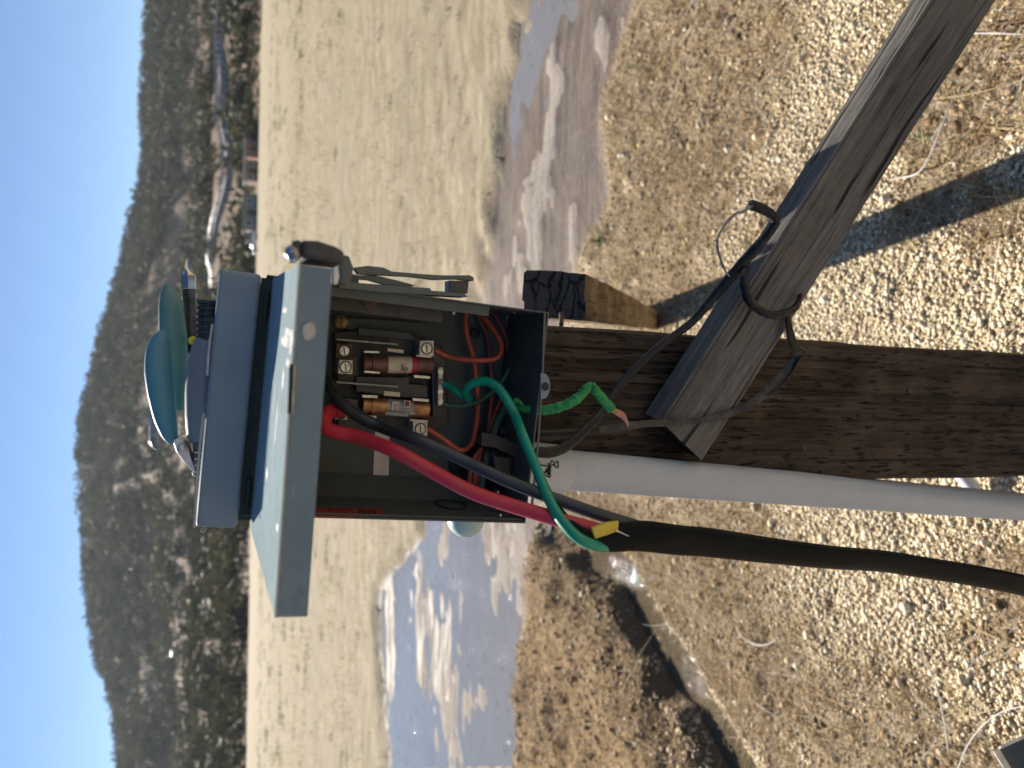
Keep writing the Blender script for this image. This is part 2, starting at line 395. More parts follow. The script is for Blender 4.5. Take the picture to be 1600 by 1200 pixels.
def ground_z(X, Y):
    X = np.asarray(X, float); Y = np.asarray(Y, float)
    mud, field, ny, fy = zones(X, Y)
    D = np.hypot(X, Y)
    fade = np.clip(12/np.maximum(D, 12), 0, 1)
    z = (fbm(X*1.1, Y*1.1, 4)-.5)*.07*fade + (fbm(X*9+5, Y*9, 3)-.5)*.022*fade*np.clip(6/np.maximum(D, 6), 0, 1)
    rel = (fbm(X*.9+11, Y*1.7+4, 5)-.5)+(fbm(X*5+1, Y*8+4, 4)-.5)*.22
    left = sst(.3, -.3, X/np.maximum(Y, .3)+.02)
    z = z*(1-.8*mud) + mud*(-.036+rel*.060*(1-.35*left)-.036*left-.028*sst(1.1, .3, fy-Y)*(1-left)+.016*crust_f(X, Y))
    s_0 = seg_dist(X, Y, CR); z = z*(1-.92*sst(.42, .16, np.abs(s_0))*(1-mud))
    # creek channel with a steep far bank
    s = seg_dist(X, Y, CR)                       # positive = one side
    s = s+(fbm(X*7, Y*7, 4)-.5)*.10*sst(.0, .09, np.abs(s))*np.where(s > 0, 1, .6)
    w = .095
    infr = sst(.15, .5, Y)*(1-mud)
    dep = np.where(s > 0, np.interp(s, [0, w*.75, w*1.15, w*3.5, w*6], [-.105, -.10, .0, .03, 0]), np.interp(-s, [0, w*.5, w*1.8, w*4], [-.105, -.095, -.025, 0]))
    z = z + infr*dep*sst(4.4, 3.4, Y)
    z = z + infr*sst(.06, .2, s)*(X < .2)*(1-field)*((fbm(X*11+2, Y*11, 3)-.5)*.07+(fbm(X*3.3+2, Y*3.3, 3)-.5)*.06)*sst(5.5, 4.5, Y)
    z = z + field*(.015*np.sin(D*1.3+fbm(X*.3, Y*.3)*6)*fade)
    return z + hill_z(X, Y)

CP = [(855, 130, .10, .5, 1), (850, 210, .10, .35, 1), (835, 290, .12, .35, 1), (820, 370, .16, .4, 1), (800, 430, .2, .3, 1), (885, 375, .06, .22, 1), (875, 250, .05, .07, .9), (955, 30, .10, .22, 1.1), (935, 60, .06, .12, 1), (915, 270, .04, .08, .9), (890, 320, .04, .08, .8), (780, 250, .1, .2, .6),
      (800, 850, .25, .45, .9), (770, 900, .2, .35, .9), (745, 960, .2, .4, .8), (720, 1090, .5, .25, .9), (690, 1180, .4, .5, .8), (690, 900, .4, .5, .6)]
CG = [(G(a, b)[:2], ry, rx, w) for a, b, ry, rx, w in CP]
def crust_f(X, Y):
    s = 0
    for g, ry, rx, w in CG: s = s+w*np.exp(-(((X-g[0])/(rx*.62))**2+((Y-g[1])/(ry*.9))**2)/2)
    return sst(.46, .54, s*.58+(fbm(X*5+1, Y*8+3, 5)-.5)*2.3)*sst(.12, .5, s)
def spaced(n, k, lim):
    t = np.linspace(-1, 1, n); a = math.asinh(lim/k); return k*np.sinh(a*t)
gx = spaced(640, .9, 2600)
g1 = np.geomspace(.35, 2400, 640); gy = np.concatenate([-np.geomspace(2400, .5, 50), np.linspace(-.35, .32, 12), g1])
XX, YY = np.meshgrid(gx, gy); 
ZZ = ground_z(XX, YY)
mud, field, ny, fy = zones(XX, YY); DD = np.hypot(XX, YY)
hillm = sst(HB-4, HB+4, DD+fbm(XX/9, YY/9, 3)*14-7)
sd_ = seg_dist(XX, YY, CR); crk = sst(.55, .1, np.abs(sd_))*(1-mud)*sst(4.2, 3.2, YY)*sst(.2, .5, YY)
bankm = sst(.0, .25, sd_)*sst(-.35, .0, YY-ny)*0 + sst(-.05, .15, sd_)*(1-mud)*(1-field)*sst(.15, -.25, XX/np.maximum(YY, .3)+.05)
litter = np.clip(litter_f(XX, YY)+.30*sst(2.2, 3.2, YY), 0, 1)*(1-mud)*(1-field)
nx_, ny_ = len(gx), len(gy)
idx = np.arange(nx_*ny_).reshape(ny_, nx_)
T = np.stack([idx[:-1, :-1], idx[:-1, 1:], idx[1:, 1:], idx[1:, :-1]], -1).reshape(-1, 4)

def ground_mat():
    m, nt, b, v = newmat('ground_soil')
    mudA, fieldA, hillA, crkA, bankA, litA = [attr(nt, k) for k in ('mud', 'field', 'hill', 'creek', 'bank', 'litter')]
    # gravel
    vo = nd(nt, 'ShaderNodeTexVoronoi'); setin(vo, Scale=95.0); nt.links.new(v, vo.inputs['Vector'])
    gcol = ramp(nt, vo.outputs['Color'], [(.1, (.42, .32, .19)), (.45, (.60, .49, .31)), (.8, (.72, .62, .43))])
    n1 = noise(nt, v, 3.2, 6, .6); n2 = noise(nt, v, 38, 8, .75)
    gcol = mix(nt, ramp(nt, n1, [(.42, 0.0), (.66, .8)]), gcol, (.36, .26, .15))
    gcol = mix(nt, math_(nt, 'MULTIPLY', ramp(nt, n2, [(.5, 0.0), (.7, 1.0)]), .35), gcol, (.30, .22, .14))
    # brown bank soil
    bcol = ramp(nt, noise(nt, v, 26, 8, .7), [(.3, (.11, .065, .03)), (.5, (.30, .195, .095)), (.7, (.48, .35, .19))])
    c = mix(nt, bankA, gcol, bcol)
    lcol = ramp(nt, noise(nt, mapping(nt, v, (1, 1.6, 1)), 45, 8, .75), [(.3, (.12, .085, .055)), (.55, (.34, .26, .17)), (.72, (.52, .44, .31))])
    c = mix(nt, math_(nt, 'MULTIPLY', litA, .75), c, lcol)
    c = mix(nt, math_(nt, 'MULTIPLY', crkA, .85), c, (.16, .11, .065))
    # mud with pale salt crusts
    n3 = noise(nt, mapping(nt, v, (.55, 1.5, 1)), 2.6, 9, .62, .5); n4 = noise(nt, mapping(nt, v, (.35, 1.7, 1)), 7, 7, .65, .3)
    mcol = ramp(nt, n4, [(.3, (.070, .056, .050)), (.5, (.115, .090, .078)), (.7, (.17, .13, .10))])
    mcol = mix(nt, math_(nt, 'MULTIPLY', ramp(nt, noise(nt, mapping(nt, v, (.7, 1.6, 1)), 30, 7, .75), [(.48, 0.0), (.66, 1.0)]), .5), mcol, (.26, .21, .17))
    crust = math_(nt, 'MAXIMUM', ramp(nt, math_(nt, 'ADD', attr(nt, 'crust'), math_(nt, 'MULTIPLY', math_(nt, 'SUBTRACT', n4, .5), .8)), [(.42, 0.0), (.55, 1.0)]), ramp(nt, n3, [(.62, 0.0), (.66, .35)]))
    mcol = mix(nt, math_(nt, 'MULTIPLY', crust, .75), mcol, mix(nt, ramp(nt, n2, [(.35, 0.0), (.65, 1.0)]), (.38, .35, .31), (.24, .20, .17)))
    c = mix(nt, mudA, c, mcol)
    # dry field
    n5 = noise(nt, mapping(nt, v, (.5, 1.0, 1)), 4.5, 10, .72); n6 = noise(nt, mapping(nt, v, (.12, .5, 1)), .22, 6, .6); n7 = noise(nt, v, .9, 6, .65)
    fcol = ramp(nt, n5, [(.30, (.17, .135, .085)), (.44, (.33, .275, .185)), (.58, (.46, .39, .28)), (.72, (.58, .51, .39))])
    fcol = mix(nt, ramp(nt, n6, [(.4, 0.0), (.6, .5)]), fcol, (.30, .26, .17))
    fcol = mix(nt, ramp(nt, n7, [(.58, 0.0), (.70, .5)]), fcol, (.22, .22, .12))
    n10 = noise(nt, mapping(nt, v, (.8, 2.2, 1)), 14, 8, .8); fcol = mix(nt, ramp(nt, n10, [(.50, 0.0), (.62, .55)]), fcol, (.20, .16, .10))
    c = mix(nt, fieldA, c, fcol)
    # hillside earth
    n8 = noise(nt, v, .035, 8, .65); n9 = noise(nt, v, .3, 6, .7)
    hcol = ramp(nt, n8, [(.35, (.17, .12, .08)), (.52, (.24, .165, .115)), (.68, (.33, .235, .17))])
    hcol = mix(nt, ramp(nt, n9, [(.42, 0.0), (.62, .6)]), hcol, (.11, .10, .06))
    c = mix(nt, hillA, c, hcol)
    nt.links.new(c, b.inputs['Base Color'])
    wet = math_(nt, 'MULTIPLY', mudA, ramp(nt, n4, [(.42, 1.0), (.62, .1)]))
    wet = math_(nt, 'MULTIPLY', wet, math_(nt, 'SUBTRACT', 1.0, crust))
    nt.links.new(ramp(nt, wet, [(0, .95), (1, .58)]), b.inputs['Roughness'])
    b.inputs['Specular IOR Level'].default_value = .15
    notmud = math_(nt, 'SUBTRACT', 1.0, math_(nt, 'MAXIMUM', mudA, hillA))
    h = math_(nt, 'MULTIPLY', math_(nt, 'ADD', math_(nt, 'MULTIPLY', vo.outputs['Distance'], -.7), math_(nt, 'MULTIPLY', n2, 1.2)), notmud)
    bb = bump(nt, h, .9, .012)
    bb = bump(nt, math_(nt, 'MULTIPLY', n4, mudA), .8, .02, bb)
    bb = bump(nt, math_(nt, 'MULTIPLY', n5, fieldA), .6, .06, bb)
    nt.links.new(bb, b.inputs['Normal'])
    return m
gobj = fast('ground', np.stack([XX, YY, ZZ], -1).reshape(-1, 3), T, ground_mat(),
            dict(mud=mud.ravel(), field=np.clip(field-hillm, 0, 1).ravel(), hill=hillm.ravel(), crust=(crust_f(XX, YY)*mud).ravel(), creek=crk.ravel(), bank=np.clip(bankm, 0, 1).ravel(), litter=litter.ravel()), smooth=True)
tag(gobj, kind='structure')
def gz(x, y): return float(ground_z(np.array([x]), np.array([y]))[0])

# ------------------------------------------------------------------ water
def water_mat(name, scale, strength, dist, tint, rough=.04):
    m, nt, b, v = newmat(name)
    f = noise(nt, v, .9, 4); nt.links.new(ramp(nt, f, [(.3, tint), (.7, tuple(x*1.25 for x in tint))]), b.inputs['Base Color'])
    setin(b, Roughness=rough, IOR=1.33)
    n1 = noise(nt, mapping(nt, v, (.6, 1.3, 1)), scale, 3, .6); n2 = noise(nt, v, scale*5, 2, .6)
    nt.links.new(bump(nt, math_(nt, 'ADD', n1, math_(nt, 'MULTIPLY', n2, .05)), strength, dist), b.inputs['Normal'])
    return m
def sheet(name, x0, x1, y0, y1, z, mat, poly=None):
    pts = poly or [(x0, y0), (x1, y0), (x1, y1), (x0, y1)]
    n = len(pts); V = [(a, b_, z) for a, b_ in pts]
    me = bpy.data.meshes.new(name); me.from_pydata(V, [], [tuple(range(n))]); me.materials.append(mat)
    o = bpy.data.objects.new(name, me); COL.objects.link(o); return tag(o, kind='structure')
def band(curves):   # polygon in ground coords from near curve and far curve
    (t0, y0), (t1, y1) = curves
    a = [(t*y*1.0, y) for t, y in zip(t0, y0)]; b_ = [(t*y, y) for t, y in zip(t1, y1)]
    return a+b_[::-1]
# river pool and creek lie in the hollows of the terrain; the banks cut their outline
pool_poly = [(t*(y-.12), y-.12) for t, y in zip(*NE)]+[(t*(y+1.0), y+1.0) for t, y in list(zip(*FE))[::-1]]
sheet('river_water', 0, 0, 0, 0, -.066, water_mat('river_water', 9.0, 1.0, .0030, (.15, .14, .13), .03), pool_poly)
cw = []
for i in range(len(CR)):
    d = CR[min(i+1, len(CR)-1)]-CR[max(i-1, 0)]; d = d/np.linalg.norm(d); n_ = np.array([-d[1], d[0]]); cw.append((CR[i], n_))
cw = cw[1:]; cpoly = [tuple(c-n*.22) for c, n in cw]+[tuple(c+n*.16) for c, n in cw][::-1]
sheet('creek_water', 0, 0, 0, 0, -.078, water_mat('creek_water', 48.0, 1.0, .020, (.10, .078, .046), .015), cpoly)

# low round ripples standing on the water: each catches the sun somewhere
def ripples(name, X, Y, z, W, Rr, mat, label):
    n = len(X); rings = 4; seg = 12; V = [np.stack([X, Y, z+Rr-np.sqrt(Rr**2-W**2)], -1)]
    for k in range(1, rings+1):
        r = W*k/rings
        for j in range(seg):
            a = 2*math.pi*j/seg; h = np.sqrt(Rr**2-r**2)-np.sqrt(Rr**2-W**2)
            V.append(np.stack([X+r*math.cos(a)*1.0, Y+r*math.sin(a)*.8, z+h-(.0008 if k == rings else 0)], -1))
    V = np.stack(V, 1); m_ = V.shape[1]; t = []
    for j in range(seg):
        j2 = (j+1) % seg; t.append((0, 1+j, 1+j2))
        for k in range(rings-1): a = 1+k*seg; t += [(a+j, a+seg+j, a+seg+j2), (a+j, a+seg+j2, a+j2)]
    T_ = (np.array(t)[None]+(np.arange(n)*m_)[:, None, None]).reshape(-1, 3)
    o = fast(name, V.reshape(-1, 3), T_, mat, smooth=True); return tag(o, label, 'ripples', kind='stuff')
def rip_mat(name, tint):
    m, nt, b, v = newmat(name); b.inputs['Base Color'].default_value = c4(tint); setin(b, Roughness=.02, IOR=1.33); return m
rr_ = np.random.default_rng(77)
k = rr_.uniform(0, len(CR)-1.001, 2600); i0 = k.astype(int); fr_ = (k-i0)[:, None]; cc = CR[i0]*(1-fr_)+CR[i0+1]*fr_+rr_.normal(0, .06, (2600, 2))
keep = (ground_z(cc[:, 0], cc[:, 1]) < -.081)&(fbm(cc[:, 0]*9, cc[:, 1]*9, 3) > .46); cc = cc[keep]
print('caps', len(cc)); ripples('creek_ripples', cc[:, 0], cc[:, 1], -.078, rr_.uniform(.005, .010, len(cc)), rr_.uniform(.03, .07, len(cc)), rip_mat('creek_ripple_water', (.11, .085, .05)), 'small glinting ripples on the narrow creek')
X = rr_.uniform(-6, 3.5, 26000); Y = rr_.uniform(3, 10, 26000); gzz = ground_z(X, Y); m_r = zones(X, Y)[0]
keep = (m_r > .6)&(gzz > -.095)&(gzz < -.067)&(rr_.random(len(X)) < .4)&(fbm(X*3, Y*4, 3) > .46); X, Y = X[keep], Y[keep]
ripples('pool_ripples', X, Y, -.066, rr_.uniform(.014, .030, len(X)), rr_.uniform(.12, .26, len(X)), rip_mat('pool_ripple_water', (.16, .15, .14)), 'sparkling wavelets along the edges of the shallow pool')
# ------------------------------------------------------------------ gravel stones and litter (nobody could count them)
def stones(n, xr, yr, smin, smax, dens, seed, zoff=.25):
    r = np.random.default_rng(seed); X = r.uniform(*xr, n); Y = r.uniform(*yr, n)
    keep = (np.abs(X) < Y*.62+.25)
    m_, f_, a_, b_ = zones(X, Y); pr = dens(X, Y)*(1-m_)*(1-f_); keep &= r.random(n) < pr
    X, Y = X[keep], Y[keep]; n = len(X); S = smin*(smax/smin)**(r.random(n)**1.9)
    s = seg_dist(X, Y, CR); wet = (np.abs(s) < .12)
    Z = ground_z(X, Y)+S*zoff
    ico = np.array([(0, 0, 1), (.89, 0, .45), (.28, .85, .45), (-.72, .53, .45), (-.72, -.53, .45), (.28, -.85, .45), (.72, .53, -.45), (-.28, .85, -.45), (-.89, 0, -.45), (-.28, -.85, -.45), (.72, -.53, -.45)])
    tri = np.array([(0, 1, 2), (0, 2, 3), (0, 3, 4), (0, 4, 5), (0, 5, 1), (1, 6, 2), (2, 7, 3), (3, 8, 4), (4, 9, 5), (5, 10, 1), (6, 7, 2), (7, 8, 3), (8, 9, 4), (9, 10, 5), (10, 6, 1)])
    k = len(ico); sc = r.uniform(.55, 1.15, (n, 1, 3)); sc[..., 2] *= .6; V = ico[None]*sc*S[:, None, None]*.5*(1+r.uniform(-.22, .22, (n, k, 1)))
    th = r.uniform(0, 6.28, n); tl = r.uniform(-.35, .35, n); c, s_ = np.cos(tl)[:, None], np.sin(tl)[:, None]
    y1 = V[..., 1]*c-V[..., 2]*s_; z1 = V[..., 1]*s_+V[..., 2]*c
    c, s_ = np.cos(th)[:, None], np.sin(th)[:, None]
    x2 = V[..., 0]*c-y1*s_; y2 = V[..., 0]*s_+y1*c
    W = np.stack([x2+X[:, None], y2+Y[:, None], z1+Z[:, None]], -1).reshape(-1, 3)
    T_ = (tri[None]+(np.arange(n)*k)[:, None, None]).reshape(-1, 3)
    return W, T_, np.repeat(r.random(n), k)
def stone_mat():
    m, nt, b, v = newmat('granite_gravel')
    a = attr(nt, 'tone')
    c = ramp(nt, a, [(0, (.34, .24, .13)), (.15, (.58, .46, .28)), (.6, (.74, .63, .42)), (.88, (.82, .75, .57)), (1, (.62, .45, .31))])
    n = noise(nt, v, 260, 4, .7); c = mix(nt, ramp(nt, n, [(.45, 0.0), (.7, .6)]), c, (.30, .24, .17))
    nt.links.new(c, b.inputs['Base Color']); setin(b, Roughness=.75); b.inputs['Specular IOR Level'].default_value = .45
    nt.links.new(bump(nt, n, .5, .001), b.inputs['Normal']); return m
def dens1(X, Y):
    left = (seg_dist(X, Y, CR) > .1)&(X < 0)
    return np.where(left, .05, 1.0)*np.clip(1-litter_f(X, Y)*1.05, .03, 1)*np.clip(1.35-Y/3.6, .16, 1)
SM = stone_mat()
W1 = stones(150000, (-1.5, 1.7), (.72, 2.6), .0068, .0165, dens1, 5)
W2 = stones(26000, (-2.2, 3.0), (1.9, 5.0), .007, .02, dens1, 6)
W3 = stones(900, (-1.5, 1.7), (.8, 3.6), .014, .034, lambda X, Y: np.full(X.shape, .8), 8)
V_ = np.concatenate([W1[0], W2[0], W3[0]]); b1 = len(W1[0]); b2 = b1+len(W2[0])
T_ = np.concatenate([W1[1], W2[1]+b1, W3[1]+b2]); 
go = fast('gravel', V_, T_, SM, dict(tone=np.concatenate([W1[2], W2[2], W3[2]])), smooth=False)
tag(go, 'coarse pale decomposed granite gravel covering the near ground', 'gravel', kind='stuff')
print('gravel tris', len(T_))

def blades(X, Y, L, wd, lean, r, curl=.5, seg=4):
    n = len(X); Z = ground_z(X, Y); th = r.uniform(0, 6.28, n); d = np.stack([np.cos(th), np.sin(th)], -1); side = np.stack([-d[:, 1], d[:, 0]], -1)
    V = []; 
    bend = r.uniform(-curl, curl, n)
    for k in range(seg+1):
        t = k/seg; ang = lean*(1+.0*t); h = L*t*np.sin(ang)*(1-.45*t); o = L*t*np.cos(ang)
        lat = bend*L*t*t*.5
        w = wd*(1-.75*t)
        cx = X+d[:, 0]*o+side[:, 0]*lat; cy = Y+d[:, 1]*o+side[:, 1]*lat; cz = Z+.004+h
        V.append(np.stack([cx-side[:, 0]*w, cy-side[:, 1]*w, cz], -1)); V.append(np.stack([cx+side[:, 0]*w, cy+side[:, 1]*w, cz+w*.8], -1))
    V = np.stack(V, 1); m_ = 2*(seg+1); q = []
    for k in range(seg): q.append((2*k, 2*k+1, 2*k+3, 2*k+2))
    Q = (np.array(q)[None]+(np.arange(n)*m_)[:, None, None]).reshape(-1, 4)
    return V.reshape(-1, 3), Q, np.repeat(r.random(n), m_)
def blade_mat(name, stops, trans=.4):
    m, nt, b, v = newmat(name); c = ramp(nt, attr(nt, 'tone'), stops)
    nt.links.new(c, b.inputs['Base Color']); setin(b, Roughness=.75); b.inputs['Specular IOR Level'].default_value = .2
    if trans:
        t = nd(nt, 'ShaderNodeBsdfTranslucent'); nt.links.new(c, t.inputs[0]); mx = nd(nt, 'ShaderNodeMixShader'); mx.inputs[0].default_value = trans
        nt.links.new(b.outputs[0], mx.inputs[1]); nt.links.new(t.outputs[0], mx.inputs[2]); nt.links.new(mx.outputs[0], nt.nodes['Material Output'].inputs[0])
    return m
DRY = [(0, (.14, .08, .04)), (.25, (.33, .20, .09)), (.5, (.46, .35, .19)), (.75, (.55, .45, .27)), (.86, (.55, .50, .43)), (1, (.68, .63, .55))]
DM = blade_mat('dry_straw', DRY)
def pick(n, xr, yr, dens, r, excl=True):
    X = r.uniform(*xr, n); Y = r.uniform(*yr, n); m_, f_, _a1, _b1 = zones(X, Y)
    k = r.random(n) < dens(X, Y, m_, f_); s = seg_dist(X, Y, CR)
    if excl: k &= ~((np.abs(s) < .13)&(Y < 4))
    return X[k], Y[k]
r_ = np.random.default_rng(21)
def dl(X, Y, m_, f_): 
    q = litter_f(X, Y)
    left = ((seg_dist(X, Y, CR) > .05)&(X < 0)).astype(float)
    clump = sst(.45, .62, fbm(X*5+3, Y*5+1, 3))
    return np.clip(q*(.45+.5*clump)+left*.42*(.25+clump)+.14*sst(2.0, 3.0, Y), .012, 1)*(1-m_)*(1-f_)*(np.abs(X) < Y*.62+.3)
X, Y = pick(330000, (-2.6, 3.0), (.7, 5.2), dl, r_); n = len(X)
A = blades(X, Y, r_.uniform(.015, .075, n), r_.uniform(.0005, .0014, n), r_.uniform(.05, .8, n), r_, .6, 3)
X, Y = pick(900, (-1.8, 2.0), (.8, 3.5), lambda a, b_, m_, f_: np.where(dl(a, b_, m_, f_) > .3, 1, .05)*(1-m_)*(1-f_), r_); n = len(X)
A2 = blades(X, Y, r_.uniform(.10, .32, n), r_.uniform(.0008, .0020, n), r_.uniform(.02, .35, n), r_, .5, 7)
def densc(X, Y):
    left = (seg_dist(X, Y, CR) > .03)&(X < 0)
    return np.clip(np.where(left, .55*sst(.40, .6, fbm(X*4, Y*4, 3))+.2+.6*(seg_dist(X, Y, CR) < .3), 0)+litter_f(X, Y)*.5, 0, 1)
K1 = stones(60000, (-2.4, 2.4), (.8, 4.6), .008, .030, densc, 31, .05)
o = fast('soil_clods', K1[0], K1[1], blade_mat('crumbled_soil', [(0, (.10, .06, .03)), (.4, (.26, .17, .085)), (.8, (.42, .30, .16)), (1, (.52, .40, .24))], 0), dict(tone=K1[2])); tag(o, 'crumbly brown soil clods on the creek bank and among the litter', 'soil', kind='stuff')
for nm, a, lab in (('dry_grass', A, 'short dry straw and litter scattered over the gravel and the brown bank'), ('dry_stalks', A2, 'long bleached stalks lying on the near gravel')):
    o = fast(nm, a[0], a[1], DM, dict(tone=a[2])); tag(o, lab, 'dry grass', kind='stuff')
tx, ty = pick(2600, (-1.6, 2.2), (.9, 4.6), lambda a, b_, m_, f_: (litter_f(a, b_) > .45)*(.35+.65*(fbm(a*6, b_*6, 3) > .5))*(1-m_)*(1-f_), r_); rp_n = 16
X = np.repeat(tx, rp_n)+r_.normal(0, .010, len(tx)*rp_n); Y = np.repeat(ty, rp_n)+r_.normal(0, .010, len(tx)*rp_n); n = len(X)
A = blades(X, Y, r_.uniform(.02, .085, n), r_.uniform(.0005, .0013, n), r_.uniform(.15, 1.3, n), r_, .9, 4)
o = fast('straw_tufts', A[0], A[1], blade_mat('golden_straw', [(0, (.22, .13, .06)), (.3, (.44, .32, .15)), (.65, (.60, .49, .28)), (1, (.70, .63, .45))]), dict(tone=A[2])); tag(o, 'matted golden straw tufts rooted among the near gravel', 'dry grass', kind='stuff')
# field weeds and stubble
def df(X, Y, m_, f_): return np.clip(f_*(.15+sst(.5, .62, fbm(X*.5+9, Y*.8+3, 4))), 0, 1)*(np.abs(X) < Y*.6+1)
X, Y = pick(120000, (-22, 24), (4.3, 34), lambda a, b_, m_, f_: df(a, b_, m_, f_)*np.clip(9/b_, .12, 1), r_, False); n = len(X)
A = blades(X, Y, r_.uniform(.04, .13, n)*np.clip(Y/12, .8, 1.4), r_.uniform(.002, .005, n)*np.clip(Y/8, 1, 4), r_.uniform(.5, 1.5, n), r_, .6, 2)
o = fast('field_stubble', A[0], A[1], blade_mat('field_straw', [(0, (.16, .14, .07)), (.2, (.30, .24, .13)), (.6, (.46, .38, .22)), (1, (.56, .48, .30))]), dict(tone=A[2])); tag(o, 'pale dry stubble over the flat field beyond the mud', 'stubble', kind='stuff')
# low green-grey weeds in the field
cx = r_.uniform(-40, 45, 4200); cy = 5+70*r_.random(4200)**1.7; k = (np.abs(cx) < cy*.62)&(zones(cx, cy)[1] > .9); cx, cy = cx[k], cy[k]
cl = sst(.45, .6, fbm(cx*.16+3, cy*.3+7, 3)); k = r_.random(len(cx)) < cl+.08; cx, cy = cx[k], cy[k]
rep = 14; s = np.repeat(np.clip(cy*.007, .03, .2)*r_.uniform(.4, 1.3, len(cx)), rep); X = np.repeat(cx, rep)+r_.normal(0, 1, len(s))*s*.8; Y = np.repeat(cy, rep)+r_.normal(0, 1, len(s))*s*.6
A = blades(X, Y, s*.9, s*.09, r_.uniform(.5, 1.5, len(s)), r_, .6, 2)
WM = blade_mat('dusty_green_weed', [(0, (.11, .13, .06)), (.5, (.18, .19, .09)), (1, (.32, .29, .16))])
o = fast('field_weeds', A[0], A[1], WM, dict(tone=A[2])); tag(o, 'low dusty green weeds dotted over the dry field', 'weeds', kind='stuff')

# small green tufts near the post: individual plants
GM = blade_mat('green_blade', [(0, (.03, .07, .02)), (.6, (.08, .16, .04)), (1, (.16, .24, .08))])
for (px, py, L, cnt, lab) in ((940, 375, .11, 26, 'green grass tuft at the edge of the mud flat above the cut beam end'),
                              (1440, 215, .05, 14, 'small green sprout on the gravel beside the upper end of the grey brace'),
                              (1160, 935, .05, 12, 'small green sprout in the straw between the creek and the cable'),
                              (1400, 1165, .05, 10, 'green sprout among brown litter near the dark metal box'),
                              (1000, 108, .07, 16, 'green tuft in the straw right of the mud flat, nearest the photo edge')):
    g = G(px, py); X = g[0]+r_.normal(0, L*.12, cnt); Y = g[1]+r_.normal(0, L*.12, cnt)
    A = blades(X, Y, r_.uniform(.5, 1, cnt)*L, np.full(cnt, L*.025), r_.uniform(.4, 1.4, cnt), r_, .7, 4)
    o = fast('grass_tuft', A[0], A[1], GM, dict(tone=A[2]), loc=(g[0], g[1], gz(g[0], g[1]))); tag(o, lab, 'plant', 'green tufts on the near ground')

def hill_hit(x, y, dmin=30, dmax=1500):
    d = ray(x, y); d = d/np.hypot(d[0], d[1]); D = np.linspace(dmin, dmax, 3000)
    Z = EYE[2]+d[2]*D; g = ground_z(d[0]*D, d[1]*D); h = np.where(g >= Z)[0]
    k = h[0] if len(h) else -1
    return np.array([d[0]*D[k], d[1]*D[k], float(g[k])])
rp = [(352, -60), (350, 0), (349, 60), (350, 120), (350, 180), (356, 225), (362, 262), (354, 300), (344, 330), (338, 370), (333, 410), (331, 450), (335, 500)]
rpts = np.array([hill_hit(x, y) for x, y in rp]); rp3 = spline(rpts, 8)
rp3[:, 2] = ground_z(rp3[:, 0], rp3[:, 1])
k_ = np.ones(9)/9; pad = lambda a: np.convolve(np.pad(a, 4, 'edge'), k_, 'valid')
rp3 = np.stack([pad(rp3[:, 0]), pad(rp3[:, 1]), pad(rp3[:, 2])], -1)
# ------------------------------------------------------------------ hillside scrub (far wood, one mass)
def on_hill(n, r, amax=.62, d0=HB, d1=HR*1.03):
    az = r.uniform(-amax, amax, n); D = np.sqrt(r.uniform(d0**2, d1**2, n)); return np.sin(az)*D, np.cos(az)*D, D
X, Y, D = on_hill(30000, r_)
dn = fbm(X/38+5, Y/38+1, 4); t = (D-HB)/(HR-HB)
path = np.abs(fbm(X/120+1, Y/160+6, 3)-.5)
pr = np.clip(.80*sst(.38, .50, dn)+.50*sst(.60, .98, t)+.10+.7*sst(60, 20, D-HB), 0, 1)*sst(.006, .018, path+.5*sst(.7, .9, t)); k = r_.random(len(X)) < pr*.62
X, Y, D = X[k], Y[k], D[k]
rd = np.full(len(X), 1e9); dr = np.hypot(rp3[:, 0], rp3[:, 1])
for q, dq in zip(rp3, dr):
    ap = (X-q[0])**2+(Y-q[1])**2; low_ = (D < dq)&(np.abs(np.arctan2(X, Y)-math.atan2(q[0], q[1]))*D < 5)&(D > dq-26)
    rd = np.minimum(rd, np.where(low_, 0, np.sqrt(ap)))
k = rd > 6.5; X, Y, D = X[k], Y[k], D[k]
cnt = 26; n = len(X); S = (1.6+4.6*r_.random(n)**2)*(1+.30*sst(300, 800, D))
Z = ground_z(X, Y)
u = r_.normal(0, 1, (n, cnt, 3)); u /= np.linalg.norm(u, axis=-1)[..., None]; rad = r_.random((n, cnt))**.33
C_ = u*rad[..., None]*np.array([1, 1, .62])*S[:, None, None]; C_[..., 2] += (S*.45)[:, None]
C_ += np.stack([X, Y, Z], -1)[:, None]
e1 = r_.normal(0, 1, (n, cnt, 3)); e2 = r_.normal(0, 1, (n, cnt, 3)); q = (S*.32)[:, None, None]
e1 *= q/np.linalg.norm(e1, axis=-1)[..., None]; e2 *= q/np.linalg.norm(e2, axis=-1)[..., None]
V = np.stack([C_-e1, C_+e1, C_+e2], 2).reshape(-1, 3); T_ = np.arange(len(V)).reshape(-1, 3)
tone = np.clip(np.repeat(r_.random(n), cnt*3)*.8+np.repeat(r_.random(n*cnt), 3)*.2, 0, 1)
SC = [(0, (.036, .042, .026)), (.4, (.058, .060, .034)), (.8, (.082, .080, .042)), (1, (.120, .106, .050))]
o = fast('hillside_scrub', V, T_, blade_mat('chaparral_leaf', SC, .2), dict(tone=tone)); tag(o, 'dark green scrub and oaks covering the far hills', 'scrub', kind='stuff')
print('scrub tris', len(T_))

